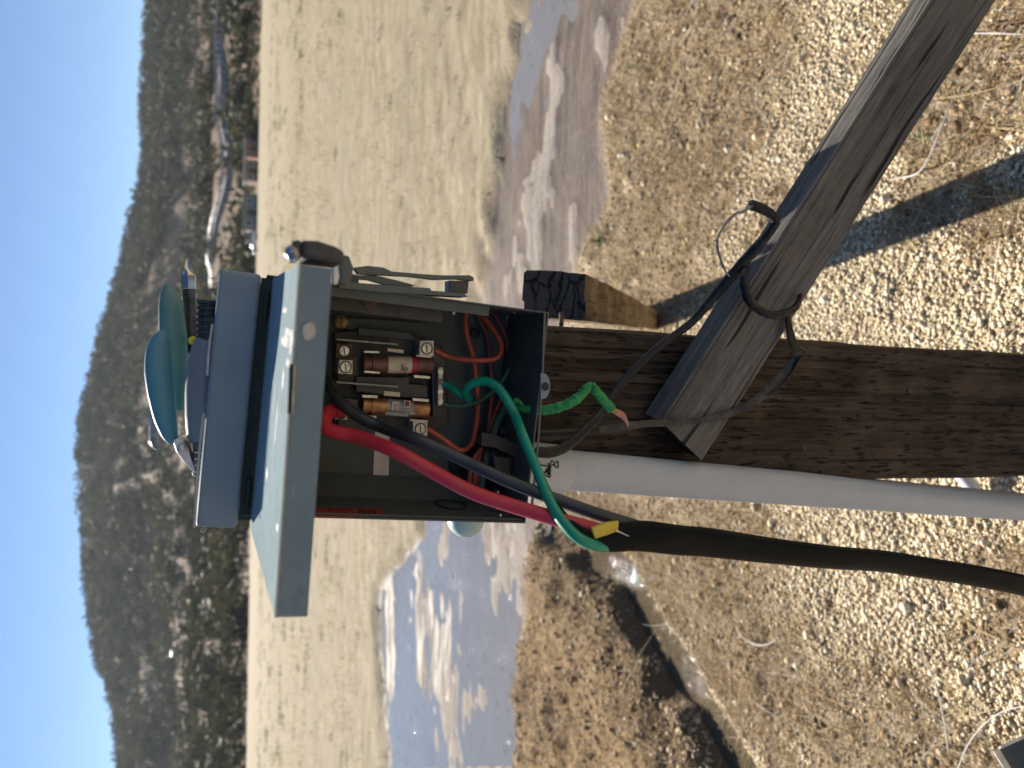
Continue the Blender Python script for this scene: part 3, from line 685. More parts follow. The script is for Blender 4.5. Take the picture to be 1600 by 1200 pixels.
# ------------------------------------------------------------------ road with guard rail on the hillside, buildings
V = []; Fc = []
for i, p in enumerate(rp3):
    t_ = rp3[min(i+1, len(rp3)-1)]-rp3[max(0, i-1)]; n_ = np.array([-t_[1], t_[0], 0]); n_ /= np.linalg.norm(n_)
    for s_ in (-2.6, 2.6): V.append(p+n_*s_+np.array([0, 0, 1.3]))
    for s_ in (-3.2, 3.2): V.append(p+n_*s_+np.array([0, 0, -3.5]))
    if i: b_ = 4*i; a_ = b_-4; Fc += [(a_, a_+1, b_+1, b_), (a_, b_, b_+2, a_+2), (a_+1, a_+3, b_+3, b_+1)]
o = mk('hillside_road', (V, Fc), M('pale_asphalt', (.30, .29, .29), .9, 0, (.24, .23, .23), .3), base=(0, 0, 0)); tag(o, kind='structure')
RM = M('galvanised_rail', (.42, .43, .45), .5, .3, (.34, .35, .36), 3)
gr = empty('guard_rail', rp3[0], 'grey guard rail running along the hillside road above the field', 'guard rail')
seg = []
for i, p in enumerate(rp3):
    t_ = rp3[min(i+1, len(rp3)-1)]-rp3[max(0, i-1)]; n_ = np.array([-t_[1], t_[0], 0]); n_ /= np.linalg.norm(n_)
    if n_[1] > 0: n_ = -n_
    seg.append(p+n_*2.9+np.array([0, 0, 1.3]))
seg = np.array(seg)
for hz in (.75, 1.35): mk('rail', tube(seg+np.array([0, 0, hz]), .20, 4, raw=True, flatdir=(0, 0, 1)), RM, gr)
L_ = np.concatenate([[0], np.cumsum(np.linalg.norm(np.diff(seg, axis=0), axis=1))])
first = None
for s_ in np.arange(0, L_[-1], 6.0):
    c = np.array([np.interp(s_, L_, seg[:, k]) for k in range(3)])
    if first is None:
        first = mk('post', bx(-.16, .16, -.16, .16, -1.5, 1.6), RM, gr, local=True); first.location = Vector(c-rp3[0])
    else:
        q_ = first.copy(); COL.objects.link(q_); q_.parent = gr; q_.location = Vector(c-rp3[0])

WALL = M('pale_cladding', (.52, .46, .40), .7, 0, (.44, .39, .34), 1.5); REDB = M('brick_red_cladding', (.42, .22, .15), .8, 0, (.34, .17, .12), 2)
ROOFW = M('white_roof_sheet', (.72, .70, .66), .5, 0, (.6, .58, .55), 1); GREYB = M('grey_green_sheeting', (.26, .26, .22), .8, 0, (.21, .21, .18), 1.2)
DKGL = M('dark_window_glass', (.03, .035, .04), .15); DOORM = M('brown_door', (.12, .07, .05), .7)
def house(name, x0, x1, y0, y1, label, wall, roof, cat, kind='gable', dep=5.0, nwin=2, snap=None):
    """x0..x1 = eave to base, y0..y1 = right to left in the photo"""
    bc = hill_hit(x1, (y0+y1)/2, 60) if snap is None else snap
    D = bc[1]; A0 = P(x1, y1, D); A1 = P(x1, y0, D); H = P(x0, (y0+y1)/2, D)[2]-A0[2]; W = A1[0]-A0[0]
    e = empty(name, (A0[0]+W/2, D, gz(A0[0]+W/2, D)-.2), label, cat)
    h = H*.74; d = dep; w = W/2; H2 = H+.2
    mk('wall', bx(-w, w, 0, d, 0, h), wall, e, local=True)
    if kind == 'gable':
        mk('roof', prism([(-w-.3, -.4, h+.01), (w+.3, -.4, h+.01), (w+.3, d/2, H2), (-w-.3, d/2, H2)], [(-w-.3, -.4, h-.12), (w+.3, -.4, h-.12), (w+.3, d/2, H2-.13), (-w-.3, d/2, H2-.13)]), roof, e, local=True)
        mk('roof', prism([(-w-.3, d/2+.01, H2), (w+.3, d/2+.01, H2), (w+.3, d+.4, h+.01), (-w-.3, d+.4, h+.01)], [(-w-.3, d/2+.01, H2-.13), (w+.3, d/2+.01, H2-.13), (w+.3, d+.4, h-.12), (-w-.3, d+.4, h-.12)]), roof, e, local=True)
    else:
        mk('roof', bx(-w-.2, w+.2, -.2, d+.2, h+.003, h+.28), roof, e, local=True)
    mk('door', bx(-w*.15, w*.12, -.06, .02, .05, h*.72), DOORM, e, local=True)
    for i in range(nwin):
        cx_ = -w*.6+1.2*w*i/max(1, nwin-1); ww = w*.16
        f = mk('window', bx(cx_-ww, cx_+ww, -.05, .01, h*.42, h*.8), ROOFW, e, local=True)
        f2 = mk('pane', bx(cx_-ww*.8, cx_+ww*.8, -.07, -.052, h*.46, h*.76), DKGL, f, local=True)
    return e
b0 = hill_hit(394, 235, 60); print('building base', b0)
def sn(x, y, D): p = P(x, y, D); return np.array([p[0], D, 0])
house('mobile_home', 362, 392, 217, 246, 'reddish tan mobile home with white roof, farther from the grey shed', REDB, ROOFW, 'mobile home', 'flat', 4.5, 2, sn(392, 235, 185))
house('mobile_home', 362, 393, 250, 283, 'small mobile home with tan side and white roof beside the long grey shed', M('tan_cladding', (.36, .24, .17), .8, 0, (.2, .14, .11), 2), ROOFW, 'mobile home', 'flat', 4.5, 2, sn(393, 265, 182))
house('storage_shed', 360, 391, 303, 360, 'long plain grey green shed at the far edge of the field', GREYB, M('grey_roof_sheet', (.33, .32, .28), .7), 'shed', 'flat', 7, 2, sn(391, 330, 180))
for x, y, wpx, lab, wl, rf in ((211, 895, 9, 'tiny white roofed house high on the left hillside', WALL, ROOFW), (274, 1021, 8, 'tiny white house halfway up the left hillside', ROOFW, ROOFW),
                           (253, 1158, 9, 'tiny pale house on the hillside at the photo edge, beside a track', WALL, GREYB), (338, 952, 20, 'long low pale roofed house among trees just above the field', WALL, ROOFW), (226, 925, 8, 'tiny tan house below the white roofed one on the left hillside', REDB, WALL)):
    q_ = hill_hit(x, y, 100); D = q_[1]
    house('hill_house', x-6, x+2, y-wpx/2, y+wpx/2, lab, wl, rf, 'house', 'gable', 6, 2, np.array([q_[0], D, q_[2]]))
# parked car and trailer by the shed
def car(px, py, D, label, col):
    c = P(px, py, D); z = gz(c[0], D); e = empty('parked_car', (c[0], D, z), label, 'car')
    pm = M('car_paint', col, .25, .3, tuple(x*.9 for x in col), 2)
    prof = [(-2.2, .35), (-2.25, .8), (-1.9, .98), (-1.1, 1.02), (-.6, 1.45), (.8, 1.48), (1.5, 1.05), (2.1, .95), (2.25, .7), (2.2, .35)]
    mk('body', prism([(x, -.85, z_) for x, z_ in prof], [(x, .85, z_) for x, z_ in prof]), pm, e, local=True, bevel=.06)
    gp = [(-.95, 1.05), (-.55, 1.38), (.72, 1.40), (1.25, 1.08)]
    mk('window', prism([(x, -.87, z_) for x, z_ in gp], [(x, .87, z_) for x, z_ in gp]), DKGL, e, local=True)
    for x in (-1.35, 1.4):
        for y in (-.9, .7): 
            w_ = mk('wheel', cyl((x, y, .33), (x, y+.2, .33), .33, 16), M('tyre', (.02, .02, .02), .9), e, local=True)
            mk('rim', cyl((x, y-.01, .33), (x, y, .33), .2, 12), ROOFW, w_, local=True)
    for y in (-.6, .6): mk('headlight', bx(-2.28, -2.2, y-.15, y+.15, .68, .82), ROOFW, e, local=True)
    return e
car(392, 380, 165, 'white car parked left of the long grey shed at the field edge', (.75, .78, .82))
house('box_trailer', 366, 390, 365, 376, 'small dark trailer with grey roof between the shed and the white car', M('slate_cladding', (.10, .11, .12), .6), GREYB, 'trailer', 'flat', 3, 2, sn(390, 370, 175))

# individual trees standing at the near foot of the hill
LEAF = blade_mat('oak_leaf', [(0, (.028, .040, .022)), (.5, (.055, .070, .035)), (1, (.10, .11, .05))]); BARK = M('oak_bark', (.10, .075, .055), .9)
def tree(px, py, D, H, label):
    c = P(px, py, D); z = gz(c[0], D); base = np.array([c[0], D, z]); e = empty('oak_tree', base, label, 'tree', 'trees at the foot of the hill')
    tr = [(0, 0, -.3), (H*.02, 0, H*.2), (-H*.02, H*.02, H*.45)]
    mk('trunk', join(tube(np.array(tr), [H*.05, H*.035, H*.02], 7, 3), tube(np.array([(0, 0, H*.25), (H*.15, 0, H*.42), (H*.25, 0, H*.55)]), [H*.025, H*.012], 5, 3), tube(np.array([(0, 0, H*.22), (-H*.14, 0, H*.40), (-H*.24, .1, H*.52)]), [H*.025, H*.012], 5, 3)), BARK, e, local=True)
    n = 700; lob = r_.normal(0, 1, (9, 3))*np.array([.24, .22, .13])*H+np.array([0, 0, .62*H]); w = lob[r_.integers(0, 9, n)]; u = r_.normal(0, 1, (n, 3)); u /= np.linalg.norm(u, axis=1)[:, None]
    C_ = w+u*(r_.random((n, 1))**.4)*H*np.array([.17, .17, .13]); s = H*.035
    a = r_.normal(0, s, (n, 3)); b_ = r_.normal(0, s, (n, 3)); V = np.stack([C_-a, C_+a, C_+b_], 1).reshape(-1, 3)
    o = fast('crown', V, np.arange(3*n).reshape(-1, 3), LEAF, dict(tone=np.repeat(r_.random(n), 3))); o.parent = e
for a in ((398, 30, 178, 6.5, 'broad oak at the field edge nearest the right end of the hill foot'), (396, 62, 182, 5.0, 'smaller oak beside the broad one at the right end of the hill foot'), (393, 150, 186, 4.0, 'low oak under the guard rail between the big oaks and the mobile homes'),
          (392, 180, 186, 3.6, 'round low oak right of the red mobile home'), (391, 205, 187, 3.5, 'bush-sized oak touching the red mobile home'), (384, 870, 190, 7, 'oak at the field edge just left of the switch lid'), (383, 985, 192, 6.5, 'oak at the left field edge below the long pale house'),
          (382, 1060, 190, 7.5, 'dark oak at the left field edge, tallest of the three there'), (381, 1130, 193, 6, 'oak at the far left field edge'), (390, 415, 186, 4.5, 'oak right behind the top of the switch box beside the road')):
    tree(*a)

# ================================================================== TIMBER
def grid_block(o, ax, ay, az, w, d, L, amp, gs, seed, low=2.2, taper=None, nu=26, nv=12, nl=160, bev=.004):
    """weathered beam: o = one corner (centre of the start face), ax width, ay depth, az length axes"""
    ring = []
    for k in range(nu): ring.append((-w/2+w*k/nu, -d/2, 0))
    for k in range(nv): ring.append((w/2, -d/2+d*k/nv, 1))
    for k in range(nu): ring.append((w/2-w*k/nu, d/2, 2))
    for k in range(nv): ring.append((-w/2, d/2-d*k/nv, 3))
    R0 = np.array(ring); nr = len(ring); ts = np.linspace(0, L, nl+1)
    u = R0[:, 0][None].repeat(nl+1, 0); v_ = R0[:, 1][None].repeat(nl+1, 0); t = ts[:, None].repeat(nr, 1)
    nrm = np.stack([R0[:, 0]/(w/2), R0[:, 1]/(d/2)], -1); nrm = np.where(np.abs(nrm) > .93, nrm, 0); ln = np.linalg.norm(nrm, axis=1)[:, None]; nrm = nrm/np.maximum(ln, 1)
    par = np.arange(nr)[None].repeat(nl+1, 0)*((w+d)*2/nr)
    h = (fbm(par*gs+seed*13.7+.4*np.sin(t*9), t*6+seed, 4)-.5)*amp*2 + (fbm(par*gs*.25+seed, t*2+3, 3)-.5)*amp*low
    cr = sst(.44, .36, fbm(par*gs*.8+9+seed, t*2.2, 3)); h = h-cr*amp*2.2
    corner = (ln[:, 0] > 1.2)[None]; h = np.where(corner, h-bev, h)
    u = u+nrm[:, 0][None]*h; v_ = v_+nrm[:, 1][None]*h
    V = np.stack([u, v_, t], -1).reshape(-1, 3); i = np.arange((nl+1)*nr).reshape(nl+1, nr); j = np.roll(i, -1, 1)
    Q = np.stack([i[:-1], j[:-1], j[1:], i[1:]], -1).reshape(-1, 4).tolist()
    # end caps as fans
    V = V.tolist(); c0 = len(V); V.append([0, 0, 0]); c1 = len(V); V.append([0, 0, L])
    Q += [[c0, i[0, (k+1) % nr], i[0, k]] for k in range(nr)]+[[c1, i[-1, k], i[-1, (k+1) % nr]] for k in range(nr)]
    Mx = Matrix([[ax[0], ay[0], az[0], o[0]], [ax[1], ay[1], az[1], o[1]], [ax[2], ay[2], az[2], o[2]], [0, 0, 0, 1]])
    return V, Q, Mx, nr*nl
def timber(name, blk, mats, label, cat, endidx=1):
    V, Q, Mx, nside = blk
    e = empty(name, None, label, cat, mat=Mx)
    mi = [0]*nside+[endidx]*(len(Q)-nside)
    o = mk('timber', (V, Q), None, e, local=True, mats=mats, mi=mi, smooth=True)
    return e
# main post: front face at Y = .80
PY = .80
r0, r1, l1 = P(855, 505, PY), P(1600, 550, PY), P(1600, 745, PY)
az = r0-r1; az /= np.linalg.norm(az); wpost = abs(l1[0]-r1[0])*1.0
top = r0+az*.05
ax = np.cross(np.array([0, 1., 0]), az); ax /= np.linalg.norm(ax); ay = np.cross(az, ax)
base = r1-az*.42
Lp = np.linalg.norm(r0-base)+.20
o0 = base-ax*wpost/2*1.0+ay*wpost/2
if (ax@np.array([1, 0, 0])) < 0: o0 = base+ax*wpost/2+ay*wpost/2
print('post width', wpost, 'base z', base[2])
ENDG = wood('end_grain_dark', (.07, .062, .055), (.03, .026, .023), 2, 1, .5)
post = timber('wooden_post', grid_block(o0, ax, ay, az, wpost, wpost, Lp, .0016, 150, 1, nu=70, nv=20, nl=260), [MT['post'], ENDG], 'thick dark brown grained wooden post carrying the open switch box', 'post')
for (x, y) in ((1255, 700), (1420, 610), (1130, 585)):
    q_ = P(x, y, PY-.001); mk('nail', lathe(q_, (0, -1, 0), [(0, .0025), (.002, .003), (.0025, .001)], 8), MT['rust'], post)

# diagonal brace in front of the post
B1, B2 = P(1034, 660, .752), P(1456, 0, .640)
C1 = P(1122, 668, .752)
dz = B2-B1; Lb = np.linalg.norm(dz); dz /= Lb
wv = (C1-B1); wv -= dz*(wv@dz); bw = np.linalg.norm(wv); wv /= bw; bw *= 1.10
dy = np.cross(dz, wv)
if dy[1] < 0: dy = -dy
bt = .042; print('brace width', bw, 'len', Lb)
ext = .85
ob = B1+wv*bw/2+dy*bt/2
axb, ayb = (wv, dy) if np.cross(wv, dy)@dz > 0 else (-wv, dy)
V, Q, Mx, nside = grid_block(ob, axb, ayb, dz, bw, bt, Lb+ext, .0007, 110, 4, low=.5, bev=.0018, nu=60, nv=20, nl=240)
# slanted saw cut at the post end
Va = np.array(V); sgn = 1 if axb@wv > 0 else -1
cut = np.interp(Va[:, 0]*sgn, [-bw/2, bw/2], [.0, -.012]); Va[:, 2] = np.where(Va[:, 2] < .05, Va[:, 2]+cut*(1-Va[:, 2]/.05), Va[:, 2])
brace = timber('diagonal_brace', (Va.tolist(), Q, Mx, nside), [MT['brace'], wood('brace_end_grain', (.05, .045, .04), (.02, .018, .016), 2)], 'grey weathered plank brace crossing in front of the post with a cable round it', 'brace')
q_ = P(1090, 588, .750); mk('bolt_head', lathe(q_+np.array([0, .004, 0]), -dy, [(0, .0085), (.004, .0085), (.005, .006)], 14), MT['rust'], brace)
q_ = P(1052, 659, .748); mk('nail', lathe(q_+np.array([0, .003, 0]), -dy, [(0, .0035), (.003, .0035), (.004, .002)], 10), MT['alum'], brace)

# leaning timber behind, its cracked end towards us
def cracked_end():
    m, nt, b, v = newmat('charred_cracked_end')
    vo = nd(nt, 'ShaderNodeTexVoronoi', feature='DISTANCE_TO_EDGE'); setin(vo, Scale=34.0, Randomness=.75)
    nn = nd(nt, 'ShaderNodeTexNoise'); setin(nn, Scale=40, Detail=3); nt.links.new(v, nn.inputs['Vector'])
    va = nd(nt, 'ShaderNodeVectorMath', operation='ADD'); sc = nd(nt, 'ShaderNodeVectorMath', operation='SCALE'); sc.inputs['Scale'].default_value = .022
    nt.links.new(nn.outputs['Color'], sc.inputs[0]); nt.links.new(v, va.inputs[0]); nt.links.new(sc.outputs[0], va.inputs[1])
    mp = mapping(nt, va.outputs[0], (.55, 1.5, .01), (0, 0, .25)); nt.links.new(mp, vo.inputs['Vector'])
    wv_ = nd(nt, 'ShaderNodeTexWave', wave_type='RINGS', rings_direction='Z'); setin(wv_, Scale=75.0, Distortion=2.0, Detail=2); nt.links.new(mapping(nt, v, loc=(-.035, .03, 0)), wv_.inputs['Vector'])
    cr = ramp(nt, vo.outputs['Distance'], [(.0, 1.0), (.05, 0.0)])
    c = ramp(nt, wv_.outputs['Fac'], [(0, (.055, .052, .050)), (1, (.085, .082, .080))])
    c = mix(nt, cr, c, (.004, .004, .005)); nt.links.new(c, b.inputs['Base Color']); setin(b, Roughness=.9)
    h = math_(nt, 'ADD', math_(nt, 'MULTIPLY', cr, -2.0), math_(nt, 'MULTIPLY', wv_.outputs['Fac'], .15)); nt.links.new(bump(nt, h, 1, .004), b.inputs['Normal']); return m
dl_ = ray(1095, 523); dl_ = dl_/np.linalg.norm(dl_)
c0 = P(866, 461, 1.0)
bwid = np.linalg.norm(P(866, 423, 1.0)-P(866, 498, 1.0))
e1_ = np.cross(dl_, (0, 0, 1)); e1_ /= np.linalg.norm(e1_); e2_ = np.cross(e1_, dl_)
h2 = np.linalg.norm(P(816, 461, 1.0)-P(917, 461, 1.0))*.93
print('beam', bwid, h2, 'dir', dl_, 'end z', c0[2])
if np.cross(e1_, e2_)@(-dl_) < 0: e1_ = -e1_
Lbm = (c0[2]+.25)/(-dl_[2])
# built from the far end toward us so the last cap is the visible one
beam = timber('leaning_beam', grid_block(c0+dl_*Lbm, e1_, e2_, -dl_, bwid, h2, Lbm, .0015, 60, 9, nu=24, nv=24, nl=60), [MT['beam'], cracked_end()], 'brown squared timber leaning behind the post, its blackened cracked end facing us', 'beam')
# individual blocks on the cracked end face (weathered heart splits)
nb = 7
q0 = P(877, 490, .99); nl_ = mk('nail', cyl(q0, P(877, 507, .95), .0035, 8), MT['rust'], beam)

# ================================================================== SWITCH BOX
Mb = Matrix([[ER[0], ED[0], EU[0], BO[0]], [ER[1], ED[1], EU[1], BO[1]], [ER[2], ED[2], EU[2], BO[2]], [0, 0, 0, 1]])
box = empty('fused_switch_box', None, 'blue grey metal electrical switch box, opened, with fuses and loose wires inside', 'switch box', mat=Mb)
def part(name, vf, mat, parent=None, **k): return mk(name, vf, mat, parent or box, local=True, **k)
AL, AR, DB, CT = -.107, .102, .118, .300; tk = .0016
part('back_panel', bx(AL+tk, AR-tk, DB-tk, DB, tk+.0005, CT-.002), MT['inner'])
part('side_panel', bx(AL, AL+tk, 0, DB, 0, .262), MT['inner'], bevel=.0004)
part('side_panel', bx(AR-tk, AR, 0, DB, 0, .262), MT['inner'], bevel=.0004)
part('bottom_panel', bx(AL+tk, AR-tk, .0, DB-.0003, 0, tk), MT['inner'])
part('top_cap', bx(-.117, .1015, -.004, DB+.004, .2665, CT), MT['paint'], bevel=.0045, seg=4)
part('shaded_gap', bx(-.111, .099, .002, .012, .2545, .2662), MT['shaded_gap'])  # dark bar filling the open recess, its shade put into the colour
# pale strips painting sunlight along the cap's top edge and inner flange on the right wall
part('rim', tube([(-.117, -.0035, .3005), (-.06, -.0035, .302), (-.02, -.003, .3015)], .0012, 6), MT['chip'])
part('rim', tube([(.012, -.0035, .3015), (.035, -.0035, .302), (.055, -.003, .3012)], .0011, 6), MT['chip'])
part('front_flange', bx(AR-.011, AR-tk-.0002, .004, .0055, .06, .255), MT['inner'])
part('front_flange', bx(AL+tk+.0002, AL+.004, .004, .0055, .002, .255), MT['inner'])
part('rust_patch', bprism([(563, 462), (592, 464), (590, 475), (583, 478), (580, 485), (572, 483)], .0205, .0225), MT['rust'])
part('rust_patch', bprism([(596, 466), (672, 474), (668, 478), (640, 474), (598, 472)], .0208, .0225), MT['rust'])
part('mount_bracket', bx(AR-.022, AR-tk-.001, .024, .0256, .10, .255), MT['black'])
# back-panel crease and raised step on the left side
part('corner_fold', prism([(AL+tk, .085, .002), (AL+.02, DB-tk-.0004, .002), (AL+tk, DB-tk-.0004, .002)], [(AL+tk, .085, .26), (AL+.02, DB-tk-.0004, .26), (AL+tk, DB-tk-.0004, .26)]), MT['inner'])
# bottom tab with a hole
tb = [(845, 583), (853, 584), (858, 592), (860, 603), (858, 614), (853, 622), (845, 624)]
t_ = part('hasp_tab', bprism(tb, -.002, 0.0), MT['paint'])
c = B(852, 604, -.0024); part('tab_hole', lathe(c, (0, 1, 0), [(0, .0042), (.0003, .0042)], 16), MT['shaded_gap'], t_)
part('bottom_lip', bprism([(850, 489), (853, 489), (849, 600), (842, 700), (831, 811), (828, 811), (839, 700), (846, 600)], -.0015, 0.0), MT['darkpaint'])
# screws
def screw(px, py, d, r, mat, slot=True, parent=None, name='screw'):
    c = B(px, py, d); s = part(name, lathe(c, (0, -1, 0), [(0, r), (.0018, r), (.0028, r*.7)], 18), mat, parent, smooth=True)
    if slot: part('screw_slot', bx(c[0]-r*.75, c[0]+r*.75, c[1]-.0031, c[1]-.0026, c[2]-.0006, c[2]+.0006), MT['shaded_gap'], s if parent is None else parent)
    return s
screw(708, 489, .112, .0026, MT['steel'], False); screw(684, 757, .112, .0026, MT['steel'], False); screw(802, 488, .05, .0014, MT['steel'], False)
screw(777, 768, .03, .0014, MT['steel'], False); screw(781, 804, .005, .0014, MT['steel'], False)
screw(533, 503, .10, .0068, MT['brass']); screw(742, 520, .112, .0055, MT['shaded_gap'])
# knock-outs and hub
c = B(727, 724, .1155); part('knockout', lathe(c, (0, -1, 0), [(0, .020), (.0012, .020), (.0014, .0175), (.0006, .0172)], 32), MT['shaded_gap'], smooth=True)
c = B(730, 726, .113); part('lock_screw', lathe(c, (0, -1, 0), [(0, .0085), (.004, .0085), (.005, .006), (.003, .004)], 20), MT['black'], smooth=True)
part('knockout', tube([(AL+.0028, .062+.020*math.cos(a_), .060+.016*math.sin(a_)) for a_ in np.linspace(0, 6.28, 17)], .0009, 6, 3), MT['shaded_gap'])
# conduit hub on the bottom
hub = np.array([-.058, .082, .0017])
part('conduit_locknut', lathe(hub, (0, 0, 1), [(0, .030), (.006, .030), (.007, .026), (.010, .026), (.0105, .0285), (.014, .0285), (.0145, .025), (.018, .025), (.0185, .0275), (.022, .0275), (.023, .022), (.028, .021), (.028, .017), (.012, .016)], 28, cap=False), MT['black'], smooth=True)
for k_i in range(6):
    a_ = k_i*math.pi/3; part('lug', bx(hub[0]+.031*math.cos(a_)-.004, hub[0]+.031*math.cos(a_)+.004, hub[1]+.031*math.sin(a_)-.004, hub[1]+.031*math.sin(a_)+.004, .0022, .009), MT['black'], bevel=.001)
part('cable_clamp', bprism([(752, 675), (772, 678), (810, 694), (825, 706), (822, 718), (800, 712), (772, 700), (752, 697)], .045, .062), MT['black'], bevel=.002)
part('cable_clamp', bprism([(770, 712), (798, 716), (800, 752), (776, 748)], .042, .050), MT['black'], bevel=.002)
# ----- fuse block
FB = part('fuse_block', bprism([(522, 520), (560, 515), (640, 520), (690, 540), (700, 600), (702, 660), (670, 684), (640, 668), (560, 662), (522, 668)], .100, .1155), MT['black'], bevel=.0015)
part('block_step', bprism([(528, 557), (560, 557), (560, 600), (528, 600)], .088, .0995), MT['black'], FB, bevel=.0012)
part('block_step', bprism([(556, 588), (640, 590), (640, 600), (668, 602), (668, 622), (640, 622), (556, 612)], .080, .0995), MT['black'], FB, bevel=.0015)
part('block_step', bprism([(674, 548), (697, 552), (700, 650), (676, 652)], .084, .0995), MT['black'], FB, bevel=.0015)
part('block_step', bprism([(528, 620), (560, 625), (556, 665), (528, 668)], .084, .0995), MT['black'], FB, bevel=.0012)
part('block_step', bprism([(560, 512), (640, 520), (650, 532), (560, 524)], .092, .0995), MT['inner'], FB, bevel=.001)
part('mounting_plate', bprism([(545, 497), (610, 501), (668, 506), (672, 520), (650, 528), (600, 520), (540, 515)], .106, .1085), MT['inner'])
for (y0, y1) in ((530, 538), (597, 604)):
    part('barrier', bprism([(526, y0-1), (622, y1-1), (622, y1+1.5), (526, y0+1.5)], .074, .0995), MT['grey_label'], FB)
def fuse(cx, y, xs, cap, lab, label, seg):
    """xs: pixel x of cap start, label start, label end, cap end; y centre row at both ends"""
    d = .086; p0 = B(xs[0], y[0], d); p1 = B(xs[3], y[1], d); ax_ = p1-p0; L = np.linalg.norm(ax_); ax_ /= L; r = .0093
    f = lambda x: (x-xs[0])/(xs[3]-xs[0])*L
    F_ = part('fuse', lathe(p0+ax_*f(xs[1]), ax_, [(0, r*.96), (f(xs[2])-f(xs[1]), r*.96)], 28), lab, smooth=True); F_['label'] = label
    part('end_cap', lathe(p0, ax_, [(0, r*.8), (.001, r), (.006, r), (.0065, r*.86), (.009, r*.86), (.0095, r*1.02), (f(xs[1]), r*1.02), (f(xs[1]), r*.9)], 28), cap, F_, smooth=True)
    part('end_cap', lathe(p0+ax_*f(xs[2]), ax_, [(0, r*.9), (0, r*1.02), (L-f(xs[2])-.001, r*1.02), (L-f(xs[2]), r*.8)], 28), cap, F_, smooth=True)
    return F_, p0, ax_, f, r
F1, p0, ax_, f, r = fuse(0, (569, 571), (566, 604, 649, 676), MT['brown'], MT['cream'], 'cream and crimson banded fuse with brown end caps', 0)
part('band', lathe(p0+ax_*f(641), ax_, [(0, r*.95), (0, r*1.0), (f(649)-f(641), r*1.0), (f(649)-f(641), r*.95)], 28), MT['crimson'], F1, smooth=True)
F2, p0b, axb_, fb_, rb = fuse(0, (633, 641), (565, 603, 643, 670), MT['copper'], MT['grey_label'], 'fuse with bright copper end caps and a silver printed label', 0)
# printed text on the fuse labels
def text_part(txt, size, o, xd, yd, mat, parent, name='lettering', off=.0003):
    cu = bpy.data.curves.new(name, 'FONT'); cu.body = txt; cu.size = size; cu.align_x = 'CENTER'; cu.align_y = 'CENTER'; cu.extrude = .00008
    to = bpy.data.objects.new(name, cu); COL.objects.link(to); bpy.context.view_layer.update()
    me = bpy.data.meshes.new_from_object(to.evaluated_get(bpy.context.evaluated_depsgraph_get())); bpy.data.objects.remove(to)
    o_ = bpy.data.objects.new(name, me); COL.objects.link(o_); me.materials.clear(); me.materials.append(mat)
    xd = Vector(xd).normalized(); yd = Vector(yd).normalized(); zd = xd.cross(yd)
    Mx = Matrix(((xd[0], yd[0], zd[0], o[0]), (xd[1], yd[1], zd[1], o[1]), (xd[2], yd[2], zd[2], o[2]), (0, 0, 0, 1)))
    me.transform(Mx)
    o_.parent = parent; return o_
q_ = B(629, 575, .086); text_part('Sp', .0085, (q_[0]+.0005, q_[1]-r*1.0-.0003, q_[2]), (-.15, 0, -1), (1, 0, -.15), MT['ink'], F1)
q_ = B(615, 635, .086)
part('print_block', bx(q_[0]-.0035, q_[0]+.0055, q_[1]-rb-.0004, q_[1]-rb*.93, q_[2]-.0035, q_[2]+.0035), MT['white_label'], F2)
for k_i in range(4): part('print_line', bx(q_[0]-.003+k_i*.002, q_[0]-.0022+k_i*.002, q_[1]-rb-.0006, q_[1]-rb-.00045, q_[2]-.003, q_[2]+.0025), MT['blackink'], F2)
q_ = B(633, 630, .086); part('print_block', bx(q_[0]-.0032, q_[0]+.0035, q_[1]-rb-.0004, q_[1]-rb*.9, q_[2]-.0033, q_[2]+.0033), MT['white_label'], F2)
part('print_block', bx(q_[0]-.0022, q_[0]+.0030, q_[1]-rb-.0007, q_[1]-rb-.0005, q_[2]-.0023, q_[2]+.0025), M('maroon_print', (.16, .02, .03), .6), F2)
q_ = B(641, 640, .086); part('print_line', bx(q_[0]-.0035, q_[0]-.0025, q_[1]-rb*.98, q_[1]-rb*.9, q_[2]-.0035, q_[2]+.002), MT['white_label'], F2)
# fuse clips
def clip(px, d0=.075, d1=.0995): return part('fuse_clip', bprism(px, d0, d1), MT['steel'])
for px in ([(569, 548), (593, 549), (593, 552), (569, 551)], [(569, 579), (594, 581), (594, 584), (569, 582)], [(647, 586), (672, 588), (672, 592), (647, 590)], [(651, 554), (674, 556), (674, 559), (651, 557)],
           [(566, 617), (590, 618), (590, 622), (566, 621)], [(574, 649), (588, 650), (588, 654), (574, 653)], [(645, 622), (670, 624), (670, 628), (645, 626)], [(641, 655), (668, 657), (668, 660), (641, 658)]):
    clip(px)
part('label_flap', bprism([(606, 544), (631, 547), (630, 552), (606, 549)], .080, .0812), MT['cream'])
part('label_flap', bprism([(600, 611), (625, 613), (625, 620), (600, 618)], .078, .0792), MT['cream'])
part('label_flap', bprism([(603, 643), (638, 646), (637, 651), (602, 648)], .076, .0772), MT['grey_label'])
